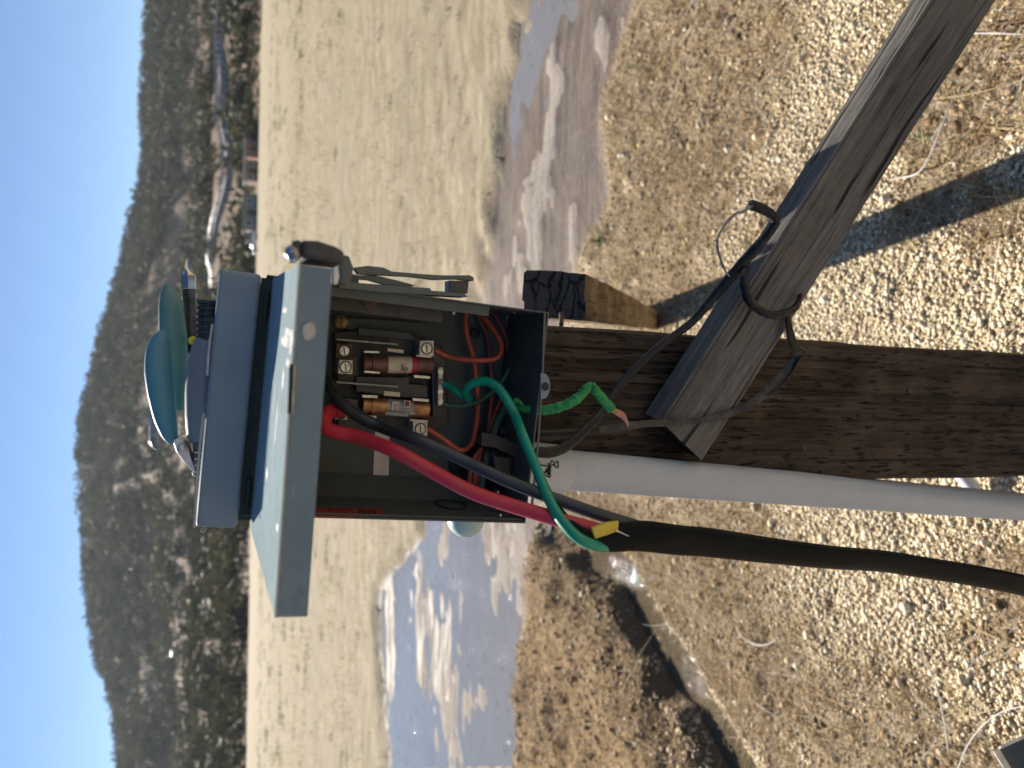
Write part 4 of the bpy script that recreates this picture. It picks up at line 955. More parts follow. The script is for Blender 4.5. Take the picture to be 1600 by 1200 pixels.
# terminal lugs
def lug(px, d0, dark=False):
    l = part('terminal_lug', bprism(px, d0, .0995), MT['alum'] if not dark else MT['rust'], bevel=.0006)
    cx_ = sum(p[0] for p in px)/len(px); cy_ = sum(p[1] for p in px)/len(px); c = B(cx_, cy_, d0)
    part('screw', lathe(c, (0, -1, 0), [(-.001, .0062), (.0002, .0062), (.0003, .0053), (-.0008, .0053)], 22, cap=False), MT['shaded_gap'], l)
    s = part('screw', lathe((c[0], c[1]-.0002, c[2]), (0, -1, 0), [(0, .0050), (.0006, .0047)], 20), MT['steel'], l)
    part('screw_slot', prism([(c[0]-.004, c[1]-.0013, c[2]-.0012), (c[0]+.0037, c[1]-.0013, c[2]+.0005), (c[0]+.0037, c[1]-.0013, c[2]+.0015), (c[0]-.004, c[1]-.0013, c[2]-.0002)], [(c[0]-.004, c[1]-.0008, c[2]-.0012), (c[0]+.0037, c[1]-.0008, c[2]+.0005), (c[0]+.0037, c[1]-.0008, c[2]+.0015), (c[0]-.004, c[1]-.0008, c[2]-.0002)]), MT['shaded_gap'], l)
    return l
lug([(526, 537), (550, 538), (551, 558), (525, 560)], .082, True); lug([(530, 562), (551, 563), (551, 585), (528, 584)], .076)
lug([(656, 532), (678, 532), (678, 557), (655, 556)], .070); lug([(645, 658), (668, 660), (668, 682), (646, 680)], .072); lug([(523, 630), (541, 640), (543, 656), (523, 655)], .074)
part('lug_foot', bprism([(645, 687), (655, 690), (655, 694), (645, 692)], .09, .0995), MT['steel'])
# neutral bar
nbm = part('neutral_bar', bprism([(685, 574), (692, 574), (692, 634), (684, 634)], .074, .0835), MT['alum'], bevel=.0008)
for yy in (581, 596, 612, 628):
    c = B(688, yy, .0735); part('screw', lathe(c, (0, -1, 0), [(0, .0030), (.0012, .0030), (.0012, .0012)], 12), MT['tool_steel'] if yy == 596 else MT['steel'], nbm)
# white strip label and red sticker
wl = part('strip_label', bprism([(586, 672), (609, 672), (607, 748), (583, 748)], .1155, .1160), MT['white_label'])
c = B(589, 744, .1153); part('label_dot', lathe(c, (0, 1, 0), [(0, .0012), (.0002, .0012)], 12), MT['blackink'], wl)
A_ = AL+tk+.0006
def onleft(x, y):       # pixel -> inner face of the left wall
    v = ray(x, y); n_ = ER; o_ = BO+ER*A_; p = EYE+v*(np.dot(o_-EYE, n_)/np.dot(v, n_))-BO; return np.array([p@ER, p@ED, p@EU])
st = [onleft(*q) for q in ((470, 794), (592, 794), (600, 800), (600, 806), (470, 807))]
rs = part('warning_sticker', prism(st, [p-np.array([.0004, 0, 0]) for p in st]), MT['red_sticker'])
for a0, a1, y0, y1 in ((505, 520, 795.2, 796.3), (523, 535, 795.5, 796.8), (540, 553, 795.2, 796.6), (500, 545, 801.2, 802.0), (560, 566, 796, 802), (568, 573, 797, 803), (575, 580, 797.5, 803), (582, 588, 797, 803.5), (512, 522, 798.3, 799), (530, 541, 798, 799.2)):
    q = [onleft(*p)+np.array([.0003, 0, 0]) for p in ((a0, y0), (a1, y0), (a1, y1), (a0, y1))]
    part('print_line', prism(q, [p-np.array([.0002, 0, 0]) for p in q]), M('dark_red_print', (.09, .008, .012), .6) if 'dark_red_print' not in bpy.data.materials else bpy.data.materials['dark_red_print'], rs)

# ----- lid: hinged up towards us
lc = [B(468, 412, -.2), B(430, 965, -.2)]
LR, LL = lc[0][0], lc[1][0]; zr, zl = lc[0][2], lc[1][2]
br = (.0995, .000, .2572); bl = (-.1165, .000, .2562)
fr = (LR, -.2, zr); fl = (LL, -.2, zl); ht = .0195
def quadplate(q, off): return prism(q, [np.array(p)+np.array(off) for p in q])
gN = 16; gv = []
for zo in (0, -.0014):
    for j_ in range(gN+1):
        for i_ in range(gN+1):
            u, w_ = i_/gN, j_/gN; gv.append((np.array(fl)*(1-u)+np.array(fr)*u)*(1-w_)+(np.array(bl)*(1-u)+np.array(br)*u)*w_+np.array([0, 0, zo]))
gf = []; n1_ = gN+1; o_b = n1_*n1_
for j_ in range(gN):
    for i_ in range(gN):
        a_ = j_*n1_+i_; gf += [(a_, a_+1, a_+n1_+1, a_+n1_), (a_+o_b, a_+n1_+o_b, a_+n1_+1+o_b, a_+1+o_b)]
for i_ in range(gN):
    for a_, b_ in ((i_, i_+1), (gN*n1_+i_+1, gN*n1_+i_), ((i_+1)*n1_, i_*n1_), (i_*n1_+gN, (i_+1)*n1_+gN)): gf.append((b_, a_, a_+o_b, b_+o_b))
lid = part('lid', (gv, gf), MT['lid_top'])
lid['label'] = 'pale scuffed lid propped open like a shelf'
inn = .0014
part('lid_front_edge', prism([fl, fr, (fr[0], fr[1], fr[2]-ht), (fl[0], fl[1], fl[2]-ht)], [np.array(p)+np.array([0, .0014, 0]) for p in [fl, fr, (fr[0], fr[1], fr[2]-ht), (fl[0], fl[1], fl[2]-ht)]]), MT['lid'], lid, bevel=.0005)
for q0_, q1_, s_ in ((fr, br, -1), (fl, bl, 1)):
    q = [np.array(q0_)+np.array([0, .0015, 0]), np.array(q1_), np.array(q1_)-np.array([0, 0, ht]), np.array(q0_)+np.array([0, .0015, -ht])]
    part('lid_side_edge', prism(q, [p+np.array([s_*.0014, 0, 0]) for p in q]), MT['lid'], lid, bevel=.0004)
part('lid_edge_wear', tube([np.array(fl)+(0, -.0002, -.0002), (np.array(fl)+np.array(fr))/2+(0, -.0002, -.0001), np.array(fr)+(0, -.0002, -.0002)], .0007, 6), MT['chip'], lid)
def on_lid(u, v_, lift=.00015):   # u 0..1 left-right, v 0..1 front-back
    f_ = np.array(fl)*(1-u)+np.array(fr)*u; b_ = np.array(bl)*(1-u)+np.array(br)*u; return f_*(1-v_)+b_*v_+np.array([0, 0, lift])
def patch(name, pts, mat, th=.0003):
    q = [on_lid(u, v_) for u, v_ in pts]; part(name, prism(q, [p-np.array([0, 0, th+.0004]) for p in q]), mat, lid)
random.seed(3)
def ragged(u0, u1, v0, v1, n=14):
    out = []
    for k in range(n):
        a_ = 2*math.pi*k/n; rr = .5*(.5+.5*random.random()); out.append(((u0+u1)/2+(u1-u0)*rr*math.cos(a_), (v0+v1)/2+(v1-v0)*rr*math.sin(a_)))
    return out
for u0, u1, v0, v1, mm in ((.735, .835, .01, .16, 'scr'), (.755, .80, .10, .42, 'scr'), (.79, .825, .12, .30, 'scr'), (.70, .735, .05, .20, 'scr'), (.86, .885, .25, .45, 'chip'), (.62, .70, .20, .27, 'chip'), (.40, .62, .33, .36, 'chip'), (.28, .34, .5, .55, 'chip'), (.22, .25, .08, .12, 'chip'), (.50, .66, .47, .49, 'chip')):
    patch('paint_scrape', ragged(u0, u1, v0, v1, 22), MT['scrape'] if mm == 'scr' else MT['chip'])
hx = [(488, 502), (495, 507), (496, 520), (490, 529), (480, 531), (475, 520), (477, 508)]
part('paint_chip', bprism([(x-3, y+1) for x, y in hx], -.2012, -.2004), MT['chip'], lid)
sl_ = part('hasp_slot', bprism([(452, 569), (460, 569), (456, 646), (449, 646)], -.2025, -.2005), MT['shaded_gap'], lid)
part('slot_rim', bprism([(459.5, 569), (461.5, 569), (457.5, 647), (455.8, 647)], -.2035, -.2006), MT['steel'], lid)
part('latch_dimple', bprism([(479, 701), (481, 701), (481, 704), (479, 704)], -.2012, -.2004), MT['chip'], lid)
# hinge knuckles between cap and lid
for a_ in (-.085, .075):
    part('hinge_knuckle', cyl((a_-.012, -.003, .2605), (a_+.012, -.003, .2605), .0024, 14), MT['shaded_gap'], smooth=True)  # darkened to disappear in the shade of the gap
# lid-closing loop at the left of the cap
q0_ = B(318, 822, -.004); part('wire_loop', tube([B(320, 822, -.004), B(314, 829, -.004), B(317, 832, -.004), B(322, 826, -.004)], .0006, 6), MT['steel'])
# ----- operating handle on the right side
hd = part('handle', bprism([(470, 374), (498, 376), (523, 384), (537, 391), (539, 399), (536, 412), (470, 404)], -.175, -.13), MT['handle'], bevel=.003)
hd['label'] = 'black plastic switch handle on the right end of the lid'
part('handle_cap', bprism([(456, 376), (470, 373.5), (470, 404), (454, 404)], -.176, -.135), MT['handle'], hd, bevel=.002)
c = B(459, 395, -.176); part('hex_bolt', lathe(c, (0, -.6, .8), [(0, .0042), (.004, .0042), (.005, .003)], 6), MT['steel'], hd)
c = B(464, 402, -.19); part('hex_bolt', lathe(c, (0, -.6, .8), [(0, .003), (.004, .003)], 6), MT['chrome'], hd)
part('pale_stop', bprism([(521, 411), (528, 412), (531, 424), (529, 444), (521, 444)], -.02, -.005), MT['whiteedge'], bevel=.001)
part('lever', bprism([(537, 398), (546, 400), (550, 412), (553, 418), (548, 440), (543, 446), (530, 444), (533, 430), (531, 412), (535, 405)], -.10, -.085), MT['darkpaint'], bevel=.0015)
lv = part('linkage_arm', bprism([(553, 418), (575, 415), (600, 418), (612, 424), (660, 428), (690, 430), (735, 430), (741, 434), (740, 439), (715, 436), (680, 437), (640, 432), (600, 430), (560, 428)], .000, .012), MT['darkpaint'], bevel=.0008)
part('linkage_arm', bprism([(552, 430), (585, 430), (600, 433), (625, 439), (650, 446), (640, 449), (600, 445), (575, 438), (552, 436)], .004, .010), MT['darkpaint'], bevel=.0008)
part('guide_block', bprism([(702, 438), (733, 439), (731, 459), (702, 457)], .002, .02), MT['handle'], bevel=.001)
part('guide_block', bprism([(531, 424), (561, 430), (561, 445), (531, 443)], .002, .02), MT['handle'], bevel=.001)
part('side_rail', bprism([(530, 441), (560, 442), (600, 445), (672, 450), (674, 454), (725, 458), (732, 464), (600, 457), (530, 450)], -.001, .030), MT['darkpaint'], bevel=.0006)
# mint plastic dome on the left side
c = B(727, 811, .055); dm = part('side_hub', lathe((AL-.0005, .055, c[2]), (-1, 0, -.05), [(0, .021), (.008, .021), (.009, .0195), (.017, .0180), (.023, .0140), (.027, .008), (.0285, .001)], 32), MT['mint'], smooth=True)

# ================================================================== THIN WIRES INSIDE (box coordinates by photo position and depth)
def wire(name, pts, r, mat, label, cat='wire', group=None, n=10, local=True, **k):
    c = [B2W(B(x, y, d)) for x, y, d in pts]
    o = mk(name, tube(c, r, n, 8, **k), mat, smooth=True); return tag(o, label, cat, group)
wire('orange_wire', [(680, 547, .083), (700, 557, .080), (725, 562, .072), (755, 563, .066), (775, 560, .064), (783, 548, .066), (781, 532, .072), (768, 510, .080), (752, 492, .09), (742, 482, .098), (733, 482, .10), (727, 500, .10), (731, 530, .098), (739, 556, .096), (744, 590, .094), (746, 620, .094), (746, 650, .092), (742, 676, .09), (738, 692, .084), (726, 703, .078), (712, 700, .078), (690, 684, .08), (669, 671, .084)], .0028, MT['orange'], 'orange wire looping from the upper lug round to the lower lug of the fuse block', group='thin wires in the box')
wire('orange_wire', [(742, 478, .102), (750, 500, .104), (760, 520, .105), (764, 545, .104), (767, 580, .102), (768, 620, .10), (765, 650, .096), (762, 680, .08), (752, 705, .07), (743, 735, .065), (740, 765, .07)], .0026, MT['dkred'], 'dull red wire hanging straight down behind the orange loop', group='thin wires in the box')
wire('orange_wire', [(752, 482, .104), (772, 492, .106), (786, 515, .106), (795, 550, .106), (792, 590, .104), (782, 625, .10), (770, 655, .09), (760, 700, .075), (748, 735, .07), (746, 765, .075)], .0025, MT['dkred'], 'dusty maroon wire bowed farthest toward the box bottom', group='thin wires in the box')
wire('orange_wire', [(752, 700, .062), (738, 722, .062), (734, 745, .062), (733, 766, .066)], .0026, MT['dkred'], 'short dull red wire end dropping beside the dark locknut', group='thin wires in the box')
wire('dusty_green_wire', [(690, 630, .074), (705, 634, .076), (730, 633, .080), (757, 622, .085), (780, 601, .090), (797, 575, .094), (805, 552, .098), (810, 530, .10), (812, 508, .104)], .0026, MT['dkgreen'], 'dusty dark green wire curving from the metal bar to the lower right corner', group='thin wires in the box')
wire('dusty_green_wire', [(800, 590, .104), (798, 615, .10), (788, 640, .09), (775, 665, .08), (768, 690, .07), (755, 740, .07), (752, 768, .072)], .0042, MT['dkgreen'], 'thick dusty green wire hanging beside the dull red ones', group='thin wires in the box')
c = BW(808, 574, .088); w_ = mk('wire_nut', lathe(c, -EU, [(-.006, .003), (-.003, .0055), (.004, .0062), (.006, .004)], 12), M('grey_wire_nut', (.18, .19, .18), .6), smooth=True); tag(w_, 'small grey connector on the dusty green wire', 'connector')
# ================================================================== POWER CABLE with stripped conductors
def bw3(x, y, Y): return P(x, y, Y)
pc = empty('power_cable', P(1600, 910, .60), 'thick black cable hanging below the box with stripped red, black and green conductors', 'cable')
def ctube(name, pts, r, mat, n=14, **k): return mk(name, tube(pts, r, n, 10, **k), mat, pc, smooth=True)
def mixpt(x, y, Y): return P(x, y, Y)
sh = [mixpt(*q) for q in ((938, 846, .572), (962, 842, .574), (985, 838, .575), (1010, 838, .576), (1060, 844, .578), (1110, 848, .58), (1200, 860, .585), (1300, 871, .59), (1380, 877, .595), (1450, 888, .60), (1520, 899, .60), (1600, 915, .60), (1680, 935, .60))]
ctube('sheath', sh, [.0076, .0104, .0138, .0144, .0142, .0140, .0130, .0122, .0118, .0120, .0122, .0124, .0124], MT['sheath'], 18, flat=.55, flatdir=(0.15, 1, 0))
red = [BW(532, 643, .070), BW(516, 642, .050), BW(508, 652, .035), BW(509, 667, .025), BW(522, 674, .02), BW(560, 683, .010), P(620, 706, .650), P(680, 739, .635), P(740, 770, .620), P(800, 790, .608), P(860, 808, .594), P(910, 822, .584), P(950, 832, .578), P(990, 838, .577)]
ctube('red_conductor', red, [.0068]*3+[.0065]*10+[.0062], MT['red_wire'], 16, flat=1.0)
blk = [BW(512, 596, .075), BW(520, 612, .055), BW(538, 634, .040), BW(565, 653, .028), BW(600, 669, .018), P(645, 684, .655), P(690, 703, .645), P(740, 727, .635), P(790, 750, .622), P(840, 770, .61), P(885, 786, .60), P(930, 802, .59), P(975, 816, .582), P(1010, 826, .578)]
ctube('black_conductor', blk, [.0058]*13+[.0052], MT['black_wire'], 16)
grn = [BW(733, 624, .062), BW(727, 613, .050), BW(733, 603, .042), BW(745, 597, .036), BW(760, 596, .030), BW(776, 604, .022), BW(790, 622, .012), BW(804, 648, .002), P(818, 684, .640), P(836, 727, .622), P(853, 770, .602), P(872, 806, .584), P(896, 834, .570), P(920, 849, .567), P(945, 855, .574), P(975, 852, .588)]
ctube('green_conductor', grn, [.0044]*4+[.0048]*11+[.0042], MT['green_wire'], 16)
ctube('sheath_lip', [P(828, 695, .640), P(843, 733, .628), P(860, 773, .608), P(880, 806, .590), P(905, 832, .577), P(935, 847, .573), P(975, 848, .575), P(1010, 842, .578)], [.0012, .0022, .003, .004, .006, .0080, .0085, .006], MT['sheath'], 12, flat=.6, flatdir=(.15, 1, 0))
ctube('green_stub', [BW(694, 600, .072), BW(703, 604, .068), BW(714, 612, .060), BW(726, 620, .056)], .0036, MT['green_wire'], 12)
ctube('bare_strand', [BW(689, 597, .074), BW(696, 601, .072)], .0020, MT['strand'], 8)
yl = [P(*q) for q in ((925, 825, .567), (948, 817, .567), (967, 814, .568), (966, 830, .568), (950, 836, .567), (930, 842, .567))]
mk('yellow_filler', prism(yl, [p+np.array([0, .004, 0]) for p in yl]), MT['yellow'], pc, bevel=.0006)
ctube('paper_thread', [P(962, 829, .566), P(972, 833, .566), P(983, 838, .566)], [.0008, .0005, .0003], MT['whiteedge'], 6)

# green frayed ground wire
fg = empty('frayed_green_wire', P(900, 630, .68), 'bright green frayed wire with bare copper strands poking out below the box', 'wire')
mk('insulation', tube([P(805, 636, .700), P(828, 640, .690), P(848, 641, .682), P(870, 637, .676), P(890, 630, .672), P(906, 619, .670), P(918, 606, .668), P(924, 604, .668), P(930, 610, .668), P(942, 624, .670), P(956, 640, .672)], [.0030, .0046, .0048, .0050, .0052, .0050, .0046, .0045, .0048, .0050, .0052], 14, 8, jit=.22), MT['frayed'], fg, smooth=True)
mk('frayed_flap', tube([P(800, 632, .698), P(806, 626, .694), P(812, 628, .69), P(818, 634, .688)], [.002, .0028, .002, .001], 8, 6, jit=.5), MT['frayed'], fg)
for k_i in range(7):
    a_ = k_i/6-.5
    mk('copper_strand', tube([P(954+3*a_, 639-3*a_, .672), P(966+2*a_, 645-7*a_, .671), P(976, 652-9*a_, .670+.002*a_), P(983-4*abs(a_), 664-5*a_, .669)], .0009, 6, 5), MT['strand'], fg, smooth=True)

# old black cable: hub -> crossing post -> along brace -> loop
oc = empty('old_black_cable', P(1100, 480, .74), 'scuffed black cable running from the box across the post and round the brace', 'cable')
cab = [P(838, 706, .700), P(858, 707, .700), P(877, 702, .703), (P(897, 688, .708)), P(914, 672, .714), P(936, 650, .722), P(958, 618, .735), P(980, 590, .742), P(1006, 563, .745), P(1040, 534, .745), P(1078, 506, .742), P(1100, 482, .738), P(1125, 452, .730), P(1150, 423, .722), P(1172, 398, .714), P(1192, 375, .703), P(1206, 357, .695), P(1212, 347, .692), P(1208, 338, .690), P(1196, 329, .690), P(1180, 322, .690), P(1173, 320, .690)]
mk('cable_run', tube(cab, [.0056, .0058, .0054, .0056, .0053, .0050, .0048, .0047, .0046, .0048, .0055, .0062, .0064, .0056, .0052, .0052, .0056, .006, .006], 14, 8, jit=.10), MT['oldcable'], oc, smooth=True)
mk('cable_loop', tube([P(1166, 420, .712), P(1162, 434, .702), P(1164, 452, .698), P(1171, 470, .696), P(1186, 484, .694), P(1204, 492, .692), P(1222, 491, .692), P(1238, 484, .694), P(1247, 474, .700), P(1251, 462, .712)], [.0045, .0050, .0052, .0052, .0050, .0048, .0048, .0044, .004, .003], 12, 8, jit=.18), MT['oldcable'], oc, smooth=True)
mk('cable_second_run', tube([P(838, 680, .725), P(870, 679, .735), (P(905, 676, .740)), P(940, 671, .742)], [.0058, .006, .0056, .0052], 12, 6), MT['oldcable'], oc, smooth=True)
mk('torn_thread', tube([P(1170, 322, .688), P(1163, 330, .688), P(1150, 334, .69), P(1135, 348, .69), P(1123, 368, .69), P(1121, 385, .69), P(1126, 405, .69), P(1134, 424, .69), P(1140, 432, .70)], [.003, .0016, .0018, .0016, .0012, .0016, .0012, .0014, .0008], 8, 6, jit=.5), M('pale_frayed_fibre', (.34, .29, .24), .9), oc, smooth=True)
for dx, dy_ in ((-6, -6), (-3, -8), (2, -7), (-8, -1)):
    mk('fray_fibre', tube([P(1174, 320, .688), P(1174+dx*.6, 320+dy_*.6, .687), P(1174+dx*1.3, 320+dy_, .686)], .0004, 5, 3), MT['blackink'], oc)
# dried flat sheath hanging across brace foot
ds = empty('dried_cable_sheath', P(1150, 630, .74), 'grey dried flat cable sheath draped over the foot of the brace', 'cable sheath')
mk('strap_run', tube([P(936, 672, .738), P(975, 667, .735), P(1010, 662, .738), P(1050, 660, .738), P(1090, 657, .740), P(1125, 651, .742), P(1155, 640, .745), P(1180, 626, .745), P(1205, 604, .742), P(1228, 580, .738), P(1245, 560, .732)], [.0046, .0044, .0040, .0040, .0036, .0044, .0052, .0054, .0058, .0066, .0050], 10, 8, flat=.35, flatdir=(0, 1, 0), jit=.25), MT['strap'], ds, smooth=True)
mk('strap_bend', tube([P(1247, 562, .735), P(1253, 551, .725), P(1244, 546, .720), P(1237, 530, .716), P(1233, 512, .712), P(1232, 495, .715), P(1236, 482, .73)], [.003, .0055, .0062, .0058, .0052, .005, .004], 10, 8, flat=.4, flatdir=(.2, 1, 0), jit=.2), MT['oldcable'], ds, smooth=True)
mk('strap_edge', tube([P(1250, 558, .728), P(1238, 580, .732), P(1222, 600, .736), P(1200, 618, .74)], [.003, .002, .0015, .001], 6, 6), MT['oldcable'], ds, smooth=True)

# ================================================================== CONDUIT
cd = empty('plastic_conduit', P(1600, 792, .86), 'pale grey plastic conduit pipe running down from the box beside the post', 'conduit')
a0 = P(868, 733, .757); a1 = P(1600, 792, .860); dv = a1-a0; Lc = np.linalg.norm(dv); dv /= Lc
rp_ = .0228
mk('pipe', cyl(a0, a1+dv*.45, rp_, 40), MT['pvc'], cd, smooth=True)
t0 = a0-dv*.055
mk('coupling', lathe(t0, dv, [(0, .0255), (.0, .0275), (.062, .0275), (.0645, .0262), (.065, .0230)], 40), MT['pvc'], cd, smooth=True)
# marker doodle on the coupling: strokes follow the curved face
def on_pipe(x, y, rr=.0278):
    d = ray(x, y); d = d/np.linalg.norm(d); w = EYE-a0; dp = d-dv*(d@dv); wp = w-dv*(w@dv)
    A_1 = dp@dp; B_1 = 2*dp@wp; C_1 = wp@wp-rr*rr; disc = max(B_1*B_1-4*A_1*C_1, 0); return EYE+d*((-B_1-math.sqrt(disc))/(2*A_1))
zz = lambda x, y: (830+x*70/1050, 700+y*80/1200)
for st_, w_ in (([(200, 395), (300, 410), (380, 420)], .0008), ([(380, 365), (440, 395), (470, 400), (560, 380), (545, 345), (490, 295), (440, 370)], .0006), ([(510, 395), (560, 425), (625, 465), (635, 380), (620, 310), (580, 330)], .0007), ([(440, 390), (410, 460), (370, 510), (330, 560), (315, 600)], .0010), ([(460, 400), (450, 500), (445, 600), (440, 680), (390, 665), (330, 630)], .0009), ([(430, 420), (420, 500), (400, 560), (430, 600)], .0022), ([(415, 480), (380, 540)], .0016)):
    mk('marker_stroke', tube([on_pipe(*zz(x, y)) for x, y in st_], w_, 6, 4), MT['blackink'], cd)
# smaller pipe stub behind the post, low down
g0 = G(1508, 700); sp = mk('white_pipe_stub', cyl((g0[0]-.10, g0[1]-.06, .03), (g0[0]+.08, g0[1]+.05, .10), .016, 20), MT['pvcw'], smooth=True); tag(sp, 'short white pipe stub on the gravel behind the post and conduit', 'pipe')

# ================================================================== TOOLS ON TOP OF THE BOX
def bt_(x, y, d): return B2W(B(x, y, d+.045))
pl_ = empty('pliers', bt_(320, 690, .02), 'blue handled pliers lying on top of the box, jaws to the left', 'pliers')
mk('handle', tube([bt_(271, 690, .018), bt_(265, 676, .014), bt_(258, 650, .010), bt_(252, 615, .008), bt_(248, 580, .008), bt_(248, 550, .009), bt_(252, 530, .011), bt_(256, 517, .014)], [.0045, .0075, .0098, .0112, .0116, .0106, .0078, .0030], 16, 8, flat=.75, flatdir=(0, 1, .2)), MT['blue_grip'], pl_, smooth=True)
h2_ = mk('handle', tube([bt_(276, 640, .045), bt_(275, 600, .045), bt_(273, 560, .044), bt_(270, 520, .044), bt_(267, 480, .044), bt_(264, 460, .045), bt_(263, 445, .047)], [.0060, .0100, .0118, .0122, .0106, .0078, .0030], 16, 8, flat=.7, flatdir=(0, 1, .2)), MT['teal_grip'], pl_, smooth=True); h2_['label'] = 'teal rear handle'
mk('jaw', prism([bt_(x, y, .012) for x, y in ((270, 688), (281, 682), (294, 702), (303, 728), (309, 738), (304, 741), (288, 722), (276, 706))], [bt_(x, y, .012)+ED*.008 for x, y in ((270, 688), (281, 682), (294, 702), (303, 728), (309, 738), (304, 741), (288, 722), (276, 706))]), MT['steel'], pl_, bevel=.0006)
mk('jaw', prism([bt_(x, y, .022) for x, y in ((281, 684), (296, 690), (302, 712), (302, 732), (292, 716))], [bt_(x, y, .022)+ED*.010 for x, y in ((281, 684), (296, 690), (302, 712), (302, 732), (292, 716))]), MT['tool_steel'], pl_, bevel=.0006)
mk('pivot', lathe(bt_(284, 700, .010), -ED, [(0, .004), (.002, .004), (.003, .002)], 16), MT['steel'], pl_, smooth=True)
sdv = empty('screwdriver', bt_(300, 500, .05), 'screwdriver with a hex shank and cross tip pointing right on top of the box', 'screwdriver')
s0 = bt_(293, 404, .055); s1 = bt_(300, 545, .055); ds_ = s1-s0; Ls = np.linalg.norm(ds_); ds_ /= Ls
u_ = Ls/141
tipv, tipf = lathe(s0, ds_, [(0, .0008), (4*u_, .0022), (14*u_, .0040), (22*u_, .0042), (24*u_, .0052)], 8)
tipv = [np.array(p) for p in tipv]
for i in range(2*8):        # pinch alternate vertices of the first rings into a cross point
    pass
for ring_i, kf in ((1, .5), (2, .55)):
    cen = s0+ds_*((4, 14)[ring_i-1]*u_)
    for k_i in range(0, 8, 2): tipv[ring_i*8+k_i] = cen+(tipv[ring_i*8+k_i]-cen)*kf
mk('tip', (tipv, tipf), MT['chrome'], sdv)
mk('hex_collar', lathe(s0+ds_*24*u_, ds_, [(0, .0062), (.001, .0070), (22*u_, .0070), (24*u_, .0058)], 6), MT['chrome'], sdv)
mk('shank', lathe(s0+ds_*48*u_, ds_, [(0, .0064), (50*u_, .0064), (100*u_, .0060)], 6), MT['tool_steel'], sdv)
hs0 = bt_(254, 612, .075); hs1 = bt_(252, 702, .075)
mk('handle', tube([bt_(256, 560, .078), bt_(254, 620, .078), bt_(250, 660, .078), bt_(249, 688, .078), bt_(252, 700, .078)], [.006, .0095, .0105, .0100, .0060], 10, 6), MT['clear'], sdv)
gt = empty('wire_stripper', bt_(340, 600, .02), 'grey rounded hand tool with black ribbed end lying flat on the box top', 'hand tool')
mk('grip', tube([bt_(318, 686, .018), bt_(317, 680, .018), bt_(317, 650, .018), bt_(317, 610, .018), bt_(319, 570, .018), bt_(322, 545, .018), bt_(326, 532, .018)], [.0095, .0138, .0152, .0152, .0144, .0125, .0095], 20, 8), MT['grey_grip'], gt, smooth=True)
prof = []
rb_ = bt_(325, 532, .022); rv = bt_(327, 466, .022)-rb_; Lr = np.linalg.norm(rv); rv /= Lr
for k_i in range(7):
    t_0 = Lr*k_i/7; prof += [(t_0, .0088), (t_0+.0008, .0104), (t_0+Lr/7*.6, .0104), (t_0+Lr/7*.75, .0088)]
mk('ribbed_collar', lathe(rb_, rv, prof, 20), MT['handle'], gt)
c = bt_(331, 500, .010); mk('slide_button', lathe(c, -ED, [(0, .0035), (.002, .0035)], 4), MT['rust'], gt)
mk('nose', prism([bt_(x, y, .012) for x, y in ((302, 692), (318, 688), (326, 694), (326, 742), (304, 742), (300, 728))], [bt_(x, y, .012)+ED*.014 for x, y in ((302, 692), (318, 688), (326, 694), (326, 742), (304, 742), (300, 728))]), MT['tool_steel'], gt, bevel=.0012)
for yy in (706, 716, 726, 736): mk('nose_rib', prism([bt_(x, y, .010) for x, y in ((304, yy), (322, yy+1), (322, yy+3), (304, yy+2))], [bt_(x, y, .010)+ED*.0025 for x, y in ((304, yy), (322, yy+1), (322, yy+3), (304, yy+2))]), MT['steel'], gt)
mk('jaw_bar', tube([bt_(301, 738, .010), bt_(305, 744, .010), bt_(318, 744, .010), bt_(322, 748, .010), bt_(324, 760, .011)], .0011, 6, 5), MT['steel'], gt, smooth=True)
o = mk('wire_nut', lathe(bt_(301, 532, .040), -ED, [(-.003, .002), (0, .0042), (.004, .0036), (.006, .001)], 12), MT['yellow_dot'], smooth=True); tag(o, 'tiny yellow plastic connector between the teal handle and the grey tool', 'connector')

# dark box with a bright rim on the ground at lower left
db = empty('metal_box', P(1600, 1190, .95), 'corner of a dark slate box with a white sunlit rim standing on the gravel', 'box')
YB = .98
c00 = P(1560, 1172, YB); hx_ = P(1640, 1130, YB)-c00; hx_[1] = 0.0; hx_ /= np.linalg.norm(hx_)
f0 = [P(1560, 1172, YB), P(1700, 1108, YB), P(1760, 1290, YB), P(1640, 1300, YB)]
mk('body', prism(f0, [p+np.array([-.10, .16, -.26]) for p in f0]), MT['graypaint'], db, bevel=.002)
wrm = [P(1553, 1175, YB-.002), P(1562, 1171, YB-.002), P(1640, 1300, YB-.002), P(1630, 1304, YB-.002)]
mk('rim', prism(wrm, [p+np.array([0, .004, -.002]) for p in wrm]), MT['whiteedge'], db)
wrm = [P(1562, 1171, YB-.002), P(1564, 1167, YB-.002), P(1702, 1103, YB-.002), P(1700, 1108, YB-.002)]
mk('rim', prism(wrm, [p+np.array([0, .004, -.002]) for p in wrm]), MT['whiteedge'], db)
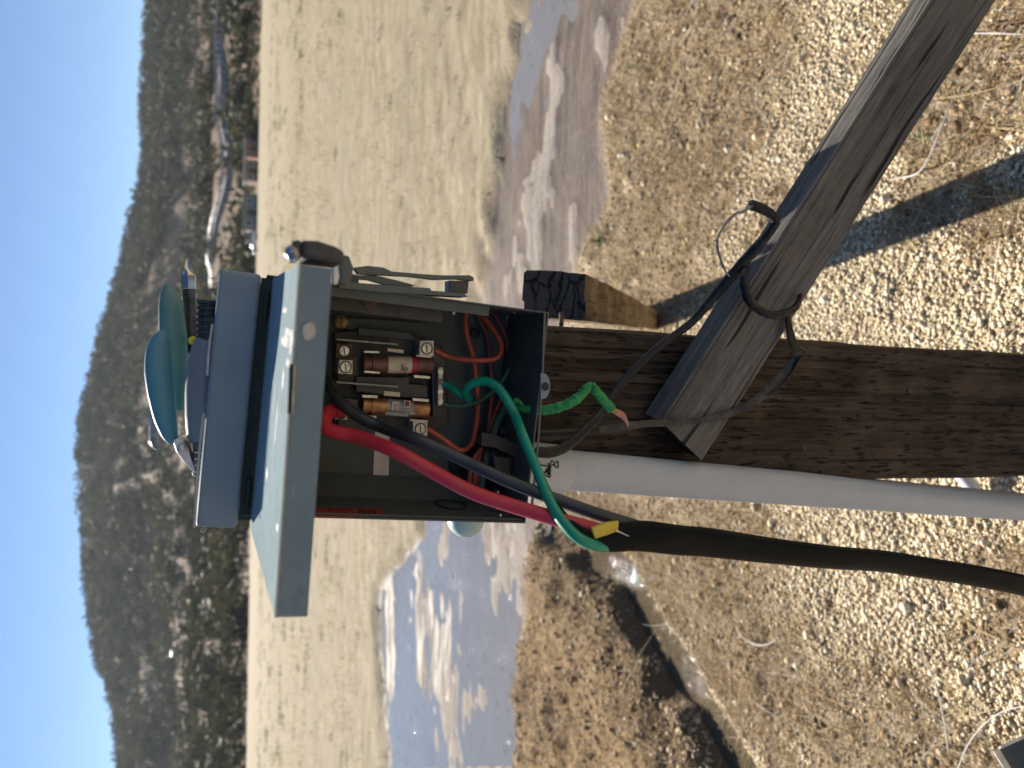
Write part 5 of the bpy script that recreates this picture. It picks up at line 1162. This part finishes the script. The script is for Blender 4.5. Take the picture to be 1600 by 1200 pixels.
# bleached curved stems in the near corner
def stem(pts, r, label, mat=None):
    o = mk('dry_stem', tube([G(x, y, z) for x, y, z in pts], r, 7, 8), mat or M('bleached_stem', (.62, .57, .50), .8) if 'bleached_stem' not in bpy.data.materials else bpy.data.materials['bleached_stem'], smooth=True); return tag(o, label, 'stem', 'dry stems on the gravel')
stem([(1494, 1210, .02), (1512, 1165, .06), (1540, 1130, .09), (1572, 1110, .10), (1606, 1103, .11)], [.0016, .0014, .001], 'bleached stem arching beside the slate box corner')
stem([(1148, 972, .01), (1160, 995, .03), (1185, 1008, .035), (1210, 1002, .03), (1230, 980, .01)], [.002, .0022, .0015], 'pale stem curved like a smile on the straw below the cable')
stem([(1437, 1020, .02), (1460, 1065, .05), (1474, 1120, .06), (1482, 1175, .02)], [.0012, .0018, .002], 'thin brown twig standing in the gravel above the slate box')
stem([(1170, 1090, .01), (1190, 1105, .02), (1215, 1120, .01)], [.0025, .003, .002], 'short pale stick beside the creek')
stem([(1395, 400-120, .01), (1440, 265, .03), (1475, 190, .03), (1490, 150, .01)], [.0016, .0024, .0012], 'pale forked stalk beside the sprout near the grey brace')
stem([(1520, 52, .01), (1560, 52, .02), (1600, 54, .01)], [.0016, .0018, .0012], 'straight pale stalk at the upper right, beyond the brace')
# thin air haze over the whole valley
hv, hf = bx(-2700, 2700, -2700, 2700, -2, 260)
hz = mk('haze', (hv, hf), None, mats=[bpy.data.materials.new('haze_air')], base=(0, 0, 0)); tag(hz, 'thin pale air haze over the valley', 'haze', kind='stuff')
hm = hz.data.materials[0]; hm.use_nodes = True; hn = hm.node_tree; hn.nodes.clear()
vp = hn.nodes.new('ShaderNodeVolumePrincipled'); vp.inputs['Color'].default_value = (.82, .90, 1, 1); vp.inputs['Density'].default_value = .000065; vp.inputs['Anisotropy'].default_value = .3
ho = hn.nodes.new('ShaderNodeOutputMaterial'); hn.links.new(vp.outputs[0], ho.inputs['Volume'])
clean()
for o in bpy.data.objects:
    for k_ in ('_inv', '_org'):
        if k_ in o: del o[k_]
print('objects', len(bpy.data.objects))
